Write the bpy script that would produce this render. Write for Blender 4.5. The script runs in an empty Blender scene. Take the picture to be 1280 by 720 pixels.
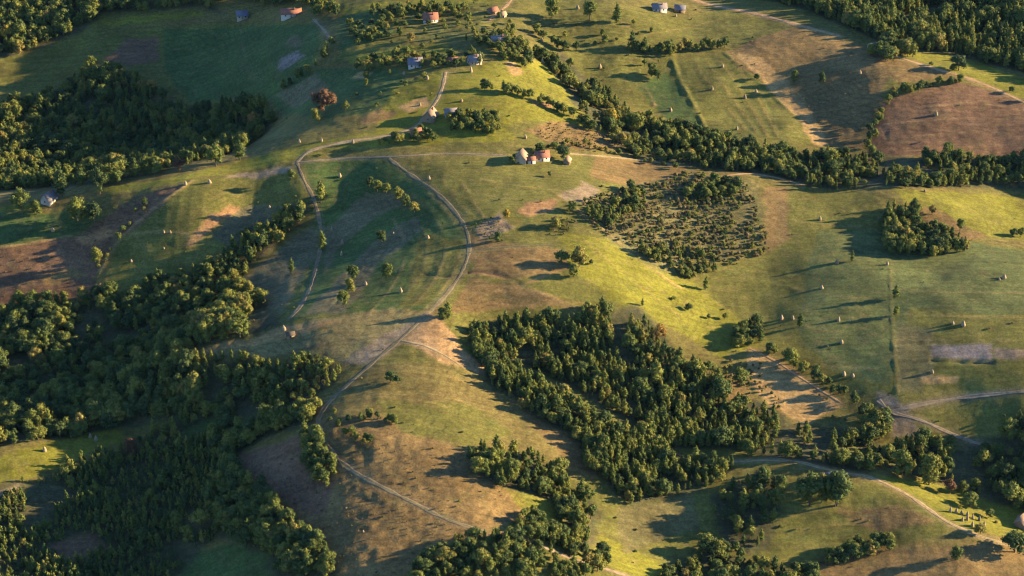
import bpy, bmesh, math, random
import numpy as np
from mathutils import Vector, Matrix

# ------------------------------------------------------------------ camera, sky, sun, exposure
scene = bpy.context.scene
COL = scene.collection
CAM_POS = np.array((0.0, -1126.0, 650.0))
PITCH = math.radians(30.0)
HFOV = math.radians(28.0)
cam_data = bpy.data.cameras.new('camera')
cam_data.sensor_width = 36.0
cam_data.angle = HFOV
cam_data.clip_start = 1.0
cam_data.clip_end = 30000.0
cam = bpy.data.objects.new('camera', cam_data)
cam.location = CAM_POS
cam.rotation_euler = (math.pi/2 - PITCH, 0, 0)
COL.objects.link(cam)
scene.camera = cam

SUN_EL = math.radians(15.0)
SUN_AZ = math.radians(9.0)            # beyond the picture's right-hand side
SUN_DIR = Vector((math.cos(SUN_EL)*math.cos(SUN_AZ), math.cos(SUN_EL)*math.sin(SUN_AZ), math.sin(SUN_EL)))

world = bpy.data.worlds.new('World')
scene.world = world
world.use_nodes = True
wt = world.node_tree
wt.nodes.clear()
wo = wt.nodes.new('ShaderNodeOutputWorld')
wb = wt.nodes.new('ShaderNodeBackground')
sky = wt.nodes.new('ShaderNodeTexSky')
sky.sky_type = 'NISHITA'
sky.sun_disc = False
sky.sun_elevation = SUN_EL
sky.sun_rotation = math.pi/2 - SUN_AZ
sky.altitude = 600
sky.air_density = 1.0
sky.dust_density = 0.0
sky.ozone_density = 5.0
wb.inputs['Strength'].default_value = 0.09
wt.links.new(sky.outputs[0], wb.inputs['Color'])
wt.links.new(wb.outputs[0], wo.inputs['Surface'])

sun_data = bpy.data.lights.new('sun', 'SUN')
sun_data.energy = 5.0
sun_data.angle = math.radians(0.55)
sun_data.color = (1.0, 0.79, 0.43)
sun = bpy.data.objects.new('sun', sun_data)
sun.rotation_euler = SUN_DIR.to_track_quat('Z', 'Y').to_euler()
sun.location = SUN_DIR*1500
COL.objects.link(sun)

scene.view_settings.view_transform = 'Standard'
scene.view_settings.look = 'None'
scene.view_settings.exposure = 2.12
scene.view_settings.gamma = 1.0
scene.view_settings.use_curve_mapping = False
scene.cycles.use_denoising = True
scene.cycles.denoising_prefilter = 'ACCURATE'
scene.cycles.filter_width = 1.2
scene.cycles.max_bounces = 5
scene.cycles.diffuse_bounces = 3
scene.cycles.glossy_bounces = 1
scene.cycles.transmission_bounces = 2
scene.cycles.volume_bounces = 0

RNG = np.random.default_rng(7)
random.seed(7)

# ------------------------------------------------------------------ helpers: noise, rays
def _hash(ix, iy, seed):
    h = (ix.astype(np.int64)*374761393 + iy.astype(np.int64)*668265263 + seed*974634777) & 0x7fffffff
    h = ((h ^ (h >> 13))*1274126177) & 0x7fffffff
    h = h ^ (h >> 16)
    return (h & 0xffff)/65535.0

def vnoise(x, y, seed=0):
    ix = np.floor(x); iy = np.floor(y)
    fx = x-ix; fy = y-iy
    fx = fx*fx*(3-2*fx); fy = fy*fy*(3-2*fy)
    a = _hash(ix, iy, seed); b = _hash(ix+1, iy, seed)
    c = _hash(ix, iy+1, seed); d = _hash(ix+1, iy+1, seed)
    return (a*(1-fx)+b*fx)*(1-fy)+(c*(1-fx)+d*fx)*fy - 0.5

def fbm(x, y, wl, octv=3, seed=0):
    s = 0; amp = 1.0; f = 1.0/wl
    for i in range(octv):
        s = s + amp*vnoise(x*f+17.3*i, y*f-9.1*i, seed+i)
        amp *= 0.5; f *= 2.03
    return s

F_PX = 640.0/math.tan(HFOV/2)
CP, SP = math.cos(PITCH), math.sin(PITCH)
def ray(u, v):
    """direction of the sight line through a point of the photograph (1280 x 720)"""
    a = (np.asarray(u, float)-640.0)/F_PX
    b = (360.0-np.asarray(v, float))/F_PX
    d = np.stack([a, CP+b*SP, -SP+b*CP], -1)
    return d/np.linalg.norm(d, axis=-1, keepdims=True)
def project(P):
    q = np.asarray(P, float)-CAM_POS
    dep = q[..., 1]*CP - q[..., 2]*SP
    up = q[..., 1]*SP + q[..., 2]*CP
    return 640+F_PX*q[..., 0]/dep, 360-F_PX*up/dep, dep

# ------------------------------------------------------------------ terrain: heights known at landmarks
CTRL = [
 # ridge with the farmhouse, from the left edge to the right
 (0,255,12),(130,238,24),(250,218,37),(380,190,48),(460,178,55),(560,180,55),(650,197,51),(720,190,46),(790,198,32),
 (850,212,31),(930,222,26),(1000,232,24),(1075,242,24),(1120,240,28),(1200,252,14),(1280,265,-4),
 (1135,252,25),(1190,275,16),(1235,293,8),(1150,285,12),(1120,310,9),
 # wooded valley behind its left half
 (0,180,-48),(100,170,-46),(200,165,-40),(290,165,-24),(330,172,-4),(0,232,-20),(120,222,-2),
 # shaded upper left slopes
 (560,100,68),(500,110,64),(440,122,53),(400,128,42),(340,125,8),(250,105,-20),(150,95,-25),(0,110,-38),
 (400,50,50),(330,60,16),(200,60,-14),(80,60,-20),(0,75,-26),
 (0,15,-8),(130,22,0),(250,14,12),(380,10,40),(300,28,10),(130,40,-7),(0,-60,0),(200,-60,8),(400,-60,48),
 # hamlet and the bright spine below it
 (470,10,58),(540,22,62),(640,5,64),(600,50,71),(520,78,66),(660,60,63),(600,90,69),(560,140,62),(520,155,58),(640,-60,60),
 (680,110,54),(742,142,39),(700,165,45),(650,135,59),(620,160,58),(760,180,38),
 # gully right of the spine
 (690,68,48),(740,108,33),(800,142,24),(880,176,18),(1000,193,15),(1090,198,13),(1280,218,4),(700,15,58),(760,10,61),
 (780,85,42),(860,60,40),(830,100,30),(960,40,46),(1050,45,50),(870,3,46),(800,-60,46),
 (850,90,35),(900,90,38),(980,80,40),(880,150,24),(950,166,23),(1005,172,21),(940,120,26),(1000,122,26),
 (1060,80,47),(1092,75,52),(1092,125,38),(1050,170,16),(1090,182,19),
 (1130,120,41),(1200,105,43),(1280,132,34),(1150,185,20),(1280,190,16),(1100,65,50),(1180,88,47),(1280,123,36),(1400,160,30),
 (1000,0,46),(1080,0,39),(1130,0,35),(1180,40,35),(1230,70,36),(1280,95,37),(1280,20,44),(1230,-30,44),(1400,40,46),(1100,-60,38),
 # dim hollow and the left-hand fields
 (590,300,43),(640,300,44),(540,300,37),(480,300,28),(400,300,11),(330,312,6),(280,335,-3),(220,345,-10),
 (590,230,52),(500,222,47),(420,222,37),(380,232,38),(250,262,26),(150,272,14),(60,282,4),(200,322,-2),(100,332,-12),
 (0,330,-12),(0,292,2),(330,252,23),(300,290,8),(440,350,25),(360,360,12),
 # shoulder with the two stacks, woods left of it
 (540,388,34),(440,402,31),(360,418,22),(290,432,10),(225,442,-1),(330,470,4),(400,472,12),(250,482,-14),
 (0,380,-38),(100,400,-36),(200,392,-29),(300,390,-2),(150,450,-44),(50,480,-48),(240,505,-22),(100,530,-54),(0,548,-46),
 (0,572,-33),(60,560,-38),(150,542,-47),(0,600,-42),(60,600,-49),(0,660,-58),(150,610,-54),(150,690,-64),(0,720,-70),(280,620,-30),(250,705,-56),
 # long spur towards the viewer
 (500,422,28),(450,470,20),(410,512,14),(400,542,10),(430,585,6),(520,630,4),(600,662,-1),(650,682,-8),
 (560,422,28),(600,465,11),(540,482,20),(500,540,15),(600,540,7),(680,525,-1),(740,560,-13),(560,600,8),(640,595,-1),(670,622,-10),(700,640,-19),
 (340,560,-6),(380,620,-8),(330,640,-24),(420,685,-10),(290,565,-28),(350,705,-28),(480,705,-9),
 # bright shoulder and the central wood
 (700,300,42),(720,262,47),(760,292,37),(800,342,23),(850,382,9),(760,362,29),(680,372,31),(620,362,35),(900,420,-4),
 (800,252,34),(900,252,26),(950,282,17),(840,312,22),(862,345,9),
 (620,420,12),(700,432,4),(800,442,2),(900,450,-10),(690,480,-1),(800,520,-22),(900,545,-29),(1000,525,-29),(1050,506,-25),(985,475,-19),(945,440,-9),
 # wide field on the right
 (960,262,22),(1040,255,21),(960,330,6),(905,352,4),(1050,322,13),(1000,400,0),(940,402,-8),(1090,285,15),(1150,335,13),(1280,330,10),
 (1110,400,3),(1200,385,10),(1280,420,6),(1060,462,-12),(1110,490,-17),(1200,452,-2),(1280,490,-10),
 (1115,515,-23),(1230,560,-38),(1280,600,-46),(1150,562,-36),(1180,590,-44),(1095,560,-36),(1400,590,-36),(1500,540,-24),
 # spur at the lower right
 (920,577,-27),(1000,580,-25),(1090,598,-28),(1140,623,-33),(1200,656,-40),(1270,690,-50),(1165,607,-41),(1240,632,-52),(1290,645,-58),
 (1000,622,-33),(1080,652,-40),(950,655,-42),(1150,692,-47),(1000,705,-52),(1280,722,-58),
 (860,602,-34),(880,645,-41),(800,622,-33),(762,600,-22),(745,640,-29),(765,680,-36),(845,705,-49),(700,705,-19),(600,712,-8),(900,692,-48),
 (-250,250,0),(-250,450,-50),(-250,640,-50),(-250,60,0),(1500,200,0),(1520,330,-10),(1500,460,-12),(1550,690,-50),
 (200,820,-70),(640,820,-30),(1050,820,-65),(-100,830,-75),(1400,830,-70),(0,-150,20),(400,-150,50),(800,-150,43),(1200,-150,48),(1500,-150,57),
]
cu = np.array([c[0] for c in CTRL], float); cv = np.array([c[1] for c in CTRL], float); cz = np.array([-10+(c[2]+10)*.76 if (c[0] < 400 and c[1] > 325 and c[2] < -10) else c[2] for c in CTRL], float)*.72
dirs = ray(cu, cv)
t = (cz-CAM_POS[2])/dirs[:, 2]
CXY = (CAM_POS + dirs*t[:, None])[:, :2]
def kern(d2): return np.sqrt(d2 + 26.0**2)
d2 = ((CXY[:, None, :]-CXY[None, :, :])**2).sum(-1)
A = -kern(d2) + np.eye(len(cz))*1.5
n = len(cz)
M = np.zeros((n+1, n+1)); M[:n, :n] = A; M[:n, n] = 1; M[n, :n] = 1
W = np.linalg.solve(M, np.append(cz, 0.0))

STEP = 1.3
X0, X1, Y0, Y1 = -480.0, 500.0, -370.0, 600.0
def axis(a, b):
    core = np.arange(a, b+1e-6, STEP)
    lo, hi, s = [], [], STEP
    while s < 700:
        s *= 1.22
        lo.append((lo[-1] if lo else core[0])-s); hi.append((hi[-1] if hi else core[-1])+s)
    return np.array(lo[::-1]+list(core)+hi), len(lo)
GX, NLO = axis(X0, X1); GY, _ = axis(Y0, Y1)
XX, YY = np.meshgrid(GX, GY)
def rbf(x, y):
    out = np.full(x.shape, W[n])
    for i in range(n):
        out -= W[i]*kern((x-CXY[i, 0])**2+(y-CXY[i, 1])**2)
    return out
# evaluate the smooth landform on a coarse raster, then interpolate
cxs = np.arange(-2200, 2200.1, 8.0); cys = np.arange(-1700, 2400.1, 8.0)
cxx, cyy = np.meshgrid(cxs, cys)
cz0 = rbf(cxx, cyy)
def bil(xs, ys, Z, x, y):
    i = np.clip(np.searchsorted(xs, x, side='right')-1, 0, len(xs)-2)
    j = np.clip(np.searchsorted(ys, y, side='right')-1, 0, len(ys)-2)
    fx = np.clip((x-xs[i])/(xs[i+1]-xs[i]), 0, 1); fy = np.clip((y-ys[j])/(ys[j+1]-ys[j]), 0, 1)
    return (Z[j, i]*(1-fx)+Z[j, i+1]*fx)*(1-fy)+(Z[j+1, i]*(1-fx)+Z[j+1, i+1]*fx)*fy
def bspl(xs, ys, Z, x, y):      # smooth (quadratic-like) lookup: average of shifted bilinear samples
    s = 4.0
    return 0.25*(bil(xs, ys, Z, x-s, y-s)+bil(xs, ys, Z, x+s, y-s)+bil(xs, ys, Z, x-s, y+s)+bil(xs, ys, Z, x+s, y+s))
ZZ = bspl(cxs, cys, cz0, XX, YY)
r_out = np.sqrt((XX/1.0)**2+((YY-80)/1.0)**2)
wout = np.clip((r_out-700)/900, 0, 1); wout = wout*wout*(3-2*wout)
hills = fbm(XX, YY, 900, 4, 91)*120 - 20
ZZ = ZZ*(1-wout) + hills*wout
ZZ += fbm(XX, YY, 70, 3, 5)*2.6 + fbm(XX, YY, 24, 2, 11)*0.9

def ground_z(x, y):
    return bil(GX, GY, ZZ, np.asarray(x, float), np.asarray(y, float))
def hit(u, v):
    """where the sight line through a photo point meets the ground"""
    d = ray(np.atleast_1d(u), np.atleast_1d(v))
    t0 = np.full(len(d), 700.0); done = np.zeros(len(d), bool); lo = t0.copy(); hi = np.full(len(d), 3200.0)
    tt = t0.copy()
    for k in range(900):
        P = CAM_POS + d*tt[:, None]
        below = (P[:, 2] < ground_z(P[:, 0], P[:, 1])) & ~done
        hi[below] = tt[below]; lo[below] = tt[below]-3.0
        done |= below
        if done.all(): break
        tt = np.where(done, tt, tt+3.0)
    for k in range(14):
        m = (lo+hi)/2
        P = CAM_POS + d*m[:, None]
        b = P[:, 2] < ground_z(P[:, 0], P[:, 1])
        hi = np.where(b, m, hi); lo = np.where(b, lo, m)
    return CAM_POS + d*hi[:, None]
def densify(pts, step, closed):
    out = []
    m = len(pts)
    for i in range(m if closed else m-1):
        a = np.array(pts[i], float); b = np.array(pts[(i+1) % m], float)
        k = max(1, int(np.hypot(*(b-a))//step))
        for j in range(k): out.append(a+(b-a)*j/k)
    if not closed: out.append(np.array(pts[-1], float))
    return np.array(out)
def smooth_line(pts, step=6.0):
    """Catmull-Rom through photo points"""
    P = [np.array(p, float) for p in pts]
    P = [2*P[0]-P[1]]+P+[2*P[-1]-P[-2]]
    out = []
    for i in range(1, len(P)-2):
        k = max(2, int(np.hypot(*(P[i+1]-P[i]))//step))
        for j in range(k):
            s = j/k
            out.append(0.5*((2*P[i])+(-P[i-1]+P[i+1])*s+(2*P[i-1]-5*P[i]+4*P[i+1]-P[i+2])*s*s+(-P[i-1]+3*P[i]-3*P[i+1]+P[i+2])*s**3))
    out.append(P[-2])
    return np.array(out)
def world_poly(pts):
    q = densify(pts, 14, True)
    return hit(q[:, 0], q[:, 1])[:, :2]
def world_line(pts):
    q = smooth_line(pts)
    return hit(q[:, 0], q[:, 1])[:, :2]
def inside(poly, x, y):
    r = np.zeros(x.shape, bool)
    px, py = poly[:, 0], poly[:, 1]
    j = len(px)-1
    for i in range(len(px)):
        if py[i] != py[j]:
            c = ((py[i] > y) != (py[j] > y)) & (x < (px[j]-px[i])*(y-py[i])/(py[j]-py[i])+px[i])
            r ^= c
        j = i
    return r
def window(x0, x1, y0, y1):
    return (max(0, np.searchsorted(GX, x0)-1), min(len(GX), np.searchsorted(GX, x1)+1), max(0, np.searchsorted(GY, y0)-1), min(len(GY), np.searchsorted(GY, y1)+1))
def blur(m, k=1):
    for _ in range(k):
        p = np.pad(m, 1, mode='edge')
        m = (p[:-2, 1:-1]+p[2:, 1:-1]+p[1:-1, :-2]+p[1:-1, 2:]+2*p[1:-1, 1:-1])/6
    return m
def line_dist(line, reach):
    """yields (window, distance) for the ground cells near a line"""
    i0, i1, j0, j1 = window(line[:, 0].min()-reach, line[:, 0].max()+reach, line[:, 1].min()-reach, line[:, 1].max()+reach)
    D = np.full((j1-j0, i1-i0), 1e9)
    for a, b in zip(line[:-1], line[1:]):
        k0, k1, l0, l1 = window(min(a[0], b[0])-reach, max(a[0], b[0])+reach, min(a[1], b[1])-reach, max(a[1], b[1])+reach)
        x = XX[l0:l1, k0:k1]; y = YY[l0:l1, k0:k1]
        ab = b-a; L = max(1e-6, ab@ab)
        s = np.clip(((x-a[0])*ab[0]+(y-a[1])*ab[1])/L, 0, 1)
        d = np.hypot(x-a[0]-s*ab[0], y-a[1]-s*ab[1])
        D[l0-j0:l1-j0, k0-i0:k1-i0] = np.minimum(D[l0-j0:l1-j0, k0-i0:k1-i0], d)
    return (i0, i1, j0, j1), D

# ------------------------------------------------------------------ colours of the land
G1 = (0.056, 0.082, 0.022)      # lush meadow
G2 = (0.108, 0.098, 0.022)      # dull olive meadow
GY_ = (0.140, 0.128, 0.016)     # yellow-green meadow, the brightness of sunlit slopes partly put in
B1 = (0.155, 0.097, 0.037)      # dry brown pasture
B2 = (0.132, 0.072, 0.040)      # reddish fern-brown slope
T1 = (0.290, 0.178, 0.072)      # bleached straw, also the sunlit strip of the brown field
T2 = (0.255, 0.135, 0.060)      # orange dry slope
S1 = (0.122, 0.100, 0.050)      # grey mown strip
P1 = (0.180, 0.140, 0.120)      # ploughed mauve soil
PK = (0.220, 0.155, 0.098)      # pinkish bare ground
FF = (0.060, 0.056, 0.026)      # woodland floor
FIELDS = [
 # (colour, roughness of the sward 0..1, outline in the photograph)
 (G2, .5, [(-80,80),(60,50),(110,32),(130,40),(250,30),(400,28),(405,60),(390,90),(340,118),(240,130),(170,95),(100,90),(60,105),(-80,125)]),
 (G1, .3, [(205,38),(400,30),(400,60),(385,95),(335,116),(240,128),(205,90)]),
 (B2, .5, [(130,76),(160,46),(200,46),(198,78),(160,82)]),
 (P1, .2, [(344,88),(349,74),(374,64),(379,72),(352,89)]),
 (S1, .3, [(353,56),(366,44),(382,54),(370,62)]),
 (GY_,.5, [(120,27),(190,18),(252,13),(258,20),(190,27),(135,33)]),
 (G2, .3, [(420,0),(640,0),(640,40),(600,50),(500,60),(420,78)]),
 (GY_,.3, [(420,8),(500,0),(620,-10),(640,0),(560,12),(500,14),(430,20)]),
 (G1, .3, [(425,20),(480,12),(470,30),(500,40),(420,65)]),
 (GY_,.3, [(430,72),(500,58),(560,56),(570,66),(500,72),(440,80)]),
 (G1, .3, [(330,120),(400,84),(500,86),(505,110),(470,140),(400,150),(350,140)]),
 (S1, .4, [(345,120),(395,90),(410,110),(370,135)]),
 (T1, .4, [(440,98),(448,90),(464,90),(460,98)]),
 (GY_,.2, [(470,165),(490,110),(552,88),(560,95),(600,82),(640,70),(690,80),(720,105),(748,150),(700,165),(650,175),(600,178),(540,180),(470,182),(380,195),(300,215),(250,222),(260,212),(380,182)]),
 ((.16,.148,.022),.2, [(120,238),(250,214),(330,200),(380,184),(400,180),(385,192),(330,208),(250,222),(140,243)]),  # crest band: sunlight put in as a brighter grass colour
 (GY_,.2, [(0,258),(48,254),(48,262),(0,264)]),
 (B1, .5, [(445,150),(470,138),(500,136),(490,148),(455,156)]),
 (T1, .5, [(500,132),(528,122),(536,132),(510,140)]),
 (T1, .5, [(630,78),(645,78),(655,92),(640,96)]),
 (G2, .3, [(632,160),(650,150),(692,150),(700,178),(650,182)]),
 (B1, .9, [(652,163),(690,150),(770,170),(778,186),(720,187),(690,180)]),
 (T2, .5, [(662,124),(690,130),(688,137),(668,130)]),
 (G2, .4, [(668,52),(700,20),(790,10),(850,22),(840,60),(880,160),(780,130),(730,100)]),
 (G2, .3, [(770,40),(850,22),(900,12),(980,30),(960,52),(900,57),(840,64),(780,62)]),
 (G2, .3, [(842,74),(905,66),(930,90),(1000,150),(1012,182),(960,178),(888,168),(862,120)]),
 (G1, .3, [(795,110),(835,90),(880,160),(830,150)]),
 (B1, .4, [(905,66),(940,50),(990,34),(1050,48),(1092,62),(1118,75),(1100,130),(1080,185),(1018,182),(1000,150),(960,100),(930,90)]),
 (T1, .5, [(912,66),(950,72),(985,102),(1012,130),(1026,160),(1032,184),(1016,182),(1000,150),(970,120),(940,92)]),  # sunlit part of the brown field, its light painted as paler tan
 (B2, .4, [(1100,128),(1130,118),(1160,110),(1200,104),(1300,128),(1300,194),(1084,194)]),
 (B1, .4, [(1100,68),(1180,92),(1190,98),(1120,104),(1105,90)]),
 (GY_,.3, [(1110,62),(1190,68),(1280,98),(1340,120),(1340,145),(1280,124),(1180,88)]),
 (GY_,.2, [(1112,236),(1350,250),(1350,310),(1280,300),(1240,297),(1190,272),(1130,250)]),
 (B1, .5, [(1135,254),(1180,268),(1235,296),(1200,306),(1160,292)]),
 (G2, .2, [(955,232),(1090,242),(1110,300),(1350,312),(1350,480),(1050,492),(980,442),(900,412),(850,352),(950,322)]),
 ((.084,.094,.030), .2, [(1020,290),(1110,285),(1350,325),(1350,400),(1140,385),(1110,480),(1060,470),(1000,430),(1000,380)]),
 (B1, .2, [(955,232),(985,236),(985,300),(955,318)]),
 ((.125,.105,.042), .3, [(1120,400),(1165,410),(1170,460),(1150,490),(1122,490)]),
 (P1, .3, [(1166,430),(1242,430),(1240,450),(1166,448)]),
 (PK, .3, [(1243,436),(1300,436),(1300,446),(1243,448)]),
 (T1, .5, [(1150,470),(1205,470),(1200,477),(1150,480)]),
 (G2, .4, [(1110,525),(1280,500),(1280,560),(1170,535)]),
 (G2, .3, [(590,200),(720,195),(850,210),(860,225),(760,240),(700,290),(590,290)]),
 (B1, .3, [(745,196),(850,207),(862,222),(785,232),(740,222)]),
 (B1, .5, [(588,296),(700,312),(722,330),(650,352),(590,342)]),
 (PK, 1., [(590,288),(625,264),(642,286),(600,300)]),
 (T2, .6, [(648,265),(660,251),(694,249),(690,262),(662,271)]),
 (PK, .4, [(700,244),(730,228),(752,238),(735,254),(706,252)]),
 (B1, .3, [(556,392),(590,346),(650,357),(725,384),(600,390)]),
 (G2, .2, [(650,357),(690,344),(760,352),(850,402),(800,388),(725,384)]),
 (GY_,.2, [(700,292),(780,300),(860,350),(935,404),(945,432),(900,446),(830,404),(760,372),(715,335)]),
 (G1, .2, [(372,200),(490,202),(560,260),(585,300),(570,350),(540,386),(460,392),(365,396),(400,300)]),
 (G2, .4, [(490,202),(590,200),(590,290),(560,262)]),
 (S1, .3, [(404,285),(460,244),(498,237),(520,250),(470,272),(424,310),(404,345)]),
 (S1, .3, [(380,394),(418,352),(468,302),(518,270),(528,290),(474,330),(432,392)]),
 (S1, .3, [(300,352),(392,280),(394,320),(352,392),(308,372)]),
 (G2, .4, [(525,290),(583,300),(570,350),(530,380),(500,388)]),
 (B2, .6, [(-60,318),(90,296),(180,242),(232,232),(150,302),(122,340),(122,372),(-60,385)]),
 (G2, .3, [(128,368),(150,302),(240,226),(380,206),(386,250),(312,292),(250,334),(162,362)]),
 (T2, .6, [(228,306),(262,272),(288,255),(302,262),(272,286),(242,306)]),
 (S1, .4, [(262,300),(300,262),(380,252),(386,262),(330,322),(290,310)]),
 (PK, .6, [(275,222),(330,212),(362,208),(362,216),(300,224)]),
 (G1, .3, [(-60,268),(60,264),(132,268),(90,296),(-60,312)]),
 (T2, .7, [(95,296),(130,284),(150,292),(110,308)]),
 (B1, .5, [(50,345),(95,332),(110,342),(60,358)]),
 ((.175,.138,.055), .4, [(222,444),(300,426),(365,406),(440,392),(505,386),(540,390),(470,452),(430,454),(350,444),(300,448)]),
 (T1, .4, [(222,444),(300,426),(366,406),(440,398),(380,416),(300,436)]),
 ((.20,.145,.09), .5, [(425,456),(480,418),(528,392),(540,392),(490,440),(468,456)]),
 ((.30,.18,.085), .4, [(500,424),(540,388),(562,410),(580,440),(612,466),(585,476),(534,444)]),
 ((.128,.097,.030), .4, [(405,500),(470,455),(560,452),(640,480),(720,520),(772,592),(690,602),(590,600),(480,560),(402,540)]),
 (B1, .7, [(640,500),(720,522),(772,592),(740,600),(690,560)]),
 (B1, .8, [(402,522),(480,520),(520,545),(600,570),(650,602),(660,640),(610,664),(520,630),(430,585)]),
 (G2, .4, [(470,500),(590,505),(640,540),(590,560),(500,540)]),
 (B1, .9, [(280,575),(380,540),(432,582),(520,632),(606,666),(520,700),(500,725),(420,725),(362,632)]),
 (B2, .9, [(280,575),(372,545),(420,600),(400,650),(362,632)]),
 (GY_,.2, [(630,606),(672,614),(705,632),(722,664),(690,654),(655,640)]),
 (B1, .4, [(600,664),(660,664),(680,680),(620,676)]),
 (GY_,.2, [(735,664),(770,676),(862,722),(862,745),(800,735),(750,700)]),
 ((.115,.095,.036), .6, [(765,640),(862,618),(872,662),(782,692)]),
 (G2, .4, [(940,640),(985,622),(1092,602),(1200,662),(1130,682),(980,702),(945,690)]),
 (B1, .5, [(1040,640),(1120,630),(1170,652),(1100,665)]),
 (B1, .5, [(1030,690),(1130,686),(1300,680),(1350,740),(1010,740)]),
 (GY_,.2, [(1090,592),(1160,604),(1350,652),(1350,680),(1205,664),(1140,622)]),
 (T1, .3, [(936,436),(978,452),(1052,506),(1002,534),(960,505),(930,465)]),
 (PK, .5, [(1092,490),(1128,505),(1152,540),(1118,550)]),
 (GY_,.2, [(-60,590),(60,552),(150,535),(158,546),(60,586),(-60,620)]),
 (G1, .4, [(200,730),(250,690),(300,678),(345,694),(385,730)]),
]
CLEARINGS = [
 (G2, [(640,452),(668,462),(720,486),(800,536),(792,548),(705,500),(650,474)]),
 (B1, [(892,482),(922,470),(945,498),(918,508)]),
 (G2, [(835,560),(905,560),(960,574),(930,584),(860,576)]),
 (G2, [(700,590),(716,600),(735,650),(722,650)]),
 (G2, [(1040,560),(1080,556),(1085,575),(1045,576)]),
 (G1, [(228,540),(262,522),(275,530),(240,550)]),
 (B2, [(60,680),(120,668),(140,690),(85,705)]),
 (G1, [(195,128),(230,122),(222,138),(200,140)]),
]
# faint traces of mowing and cart wheels: (points, half width, strength, colour)
_trk = [(545,240),(570,266),(584,290),(586,315),(576,342),(556,370),(540,386)]
TRACES = [([(u-d, v+d*.08) for u, v in _trk[max(0, d//30-1):]], .9, .5, c) for d, c in ((10,T1),(20,G1),(30,T1),(42,G1),(54,S1),(66,G1),(80,T1),(96,G1))]
TRACES += [([(500+14*k, 204+2*k),(530+13*k, 232+5*k),(560+9*k, 262+2*k)], .8, .5, T1 if k % 2 else G1) for k in range(1, 6)]
TRACES += [([(600, 215+9*k),(640, 222+9*k),(690, 230+7*k),(730, 236+5*k)], .7, .35, T1 if k % 2 else G1) for k in range(0, 4)]
TRACES += [([(1122, 345+16*k),(1180, 350+15*k),(1290, 352+15*k)], .9, .4, T1 if k % 2 else G1) for k in range(0, 6)]
TRACES += [([(960+6*k, 250+22*k),(1020, 258+22*k),(1095, 264+22*k)], .9, .35, T1 if k % 2 else G1) for k in range(0, 10)]
TRACES += [([(610, 352+9*k),(680, 362+8*k),(740, 376+6*k)], .8, .4, T1 if k % 2 else G1) for k in range(0, 4)]
TRACES += [([(860+7*k, 78-2*k),(890+8*k, 120),(925+7*k, 160+2*k)], .9, .35, T1 if k % 2 else G1) for k in range(0, 9)]
TRACES += [([(1105, 128+9*k),(1160, 124+9*k),(1220, 120+9*k),(1280, 132+7*k)], .8, .45, T1 if k % 2 else B2) for k in range(0, 8)]
TRACES += [([(150+18*k, 300-9*k),(170+22*k, 330-11*k),(190+26*k, 345-13*k)], .8, .4, T1 if k % 2 else G1) for k in range(0, 8)]
TRACES += [([(380, 412+6*k),(430, 402+6*k),(490, 392+7*k)], .9, .5, T1 if k % 2 else B2) for k in range(0, 5)]
TRACES += [([(430+20*k, 500-5*k),(520+12*k, 505-3*k),(600+10*k, 530-4*k)], .7, .4, T1 if k % 2 else B2) for k in range(0, 5)]
TRACES += [([(250, 60+8*k),(300, 62+8*k),(390, 45+9*k)], .9, .4, S1 if k % 2 else G1) for k in range(0, 5)]
TRACES += [([(1000, 630+11*k),(1060, 622+11*k),(1120, 632+9*k)], .7, .4, T1 if k % 2 else G1) for k in range(0, 5)]
TRACES += [([(440, 600),(500, 640),(560, 668),(600, 672)], .7, .5, T1), ([(470, 560),(540, 590),(620, 620)], .6, .4, T1), ([(560, 470),(640, 500),(700, 530)], .6, .5, T1),
 ([(700, 240),(690, 262),(652, 275),(600, 300)], .8, .6, B2), ([(730, 300),(790, 350),(850, 395)], .8, .4, T1), ([(880, 370),(920, 395),(940, 420)], .8, .5, T1),
 ([(760, 15),(800, 40),(850, 36),(900, 24)], .8, .5, T1), ([(300, 30),(304, 60),(312, 90),(330, 112)], .9, .6, S1), ([(262, 38),(276, 48)], .9, .7, T1)]
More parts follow.
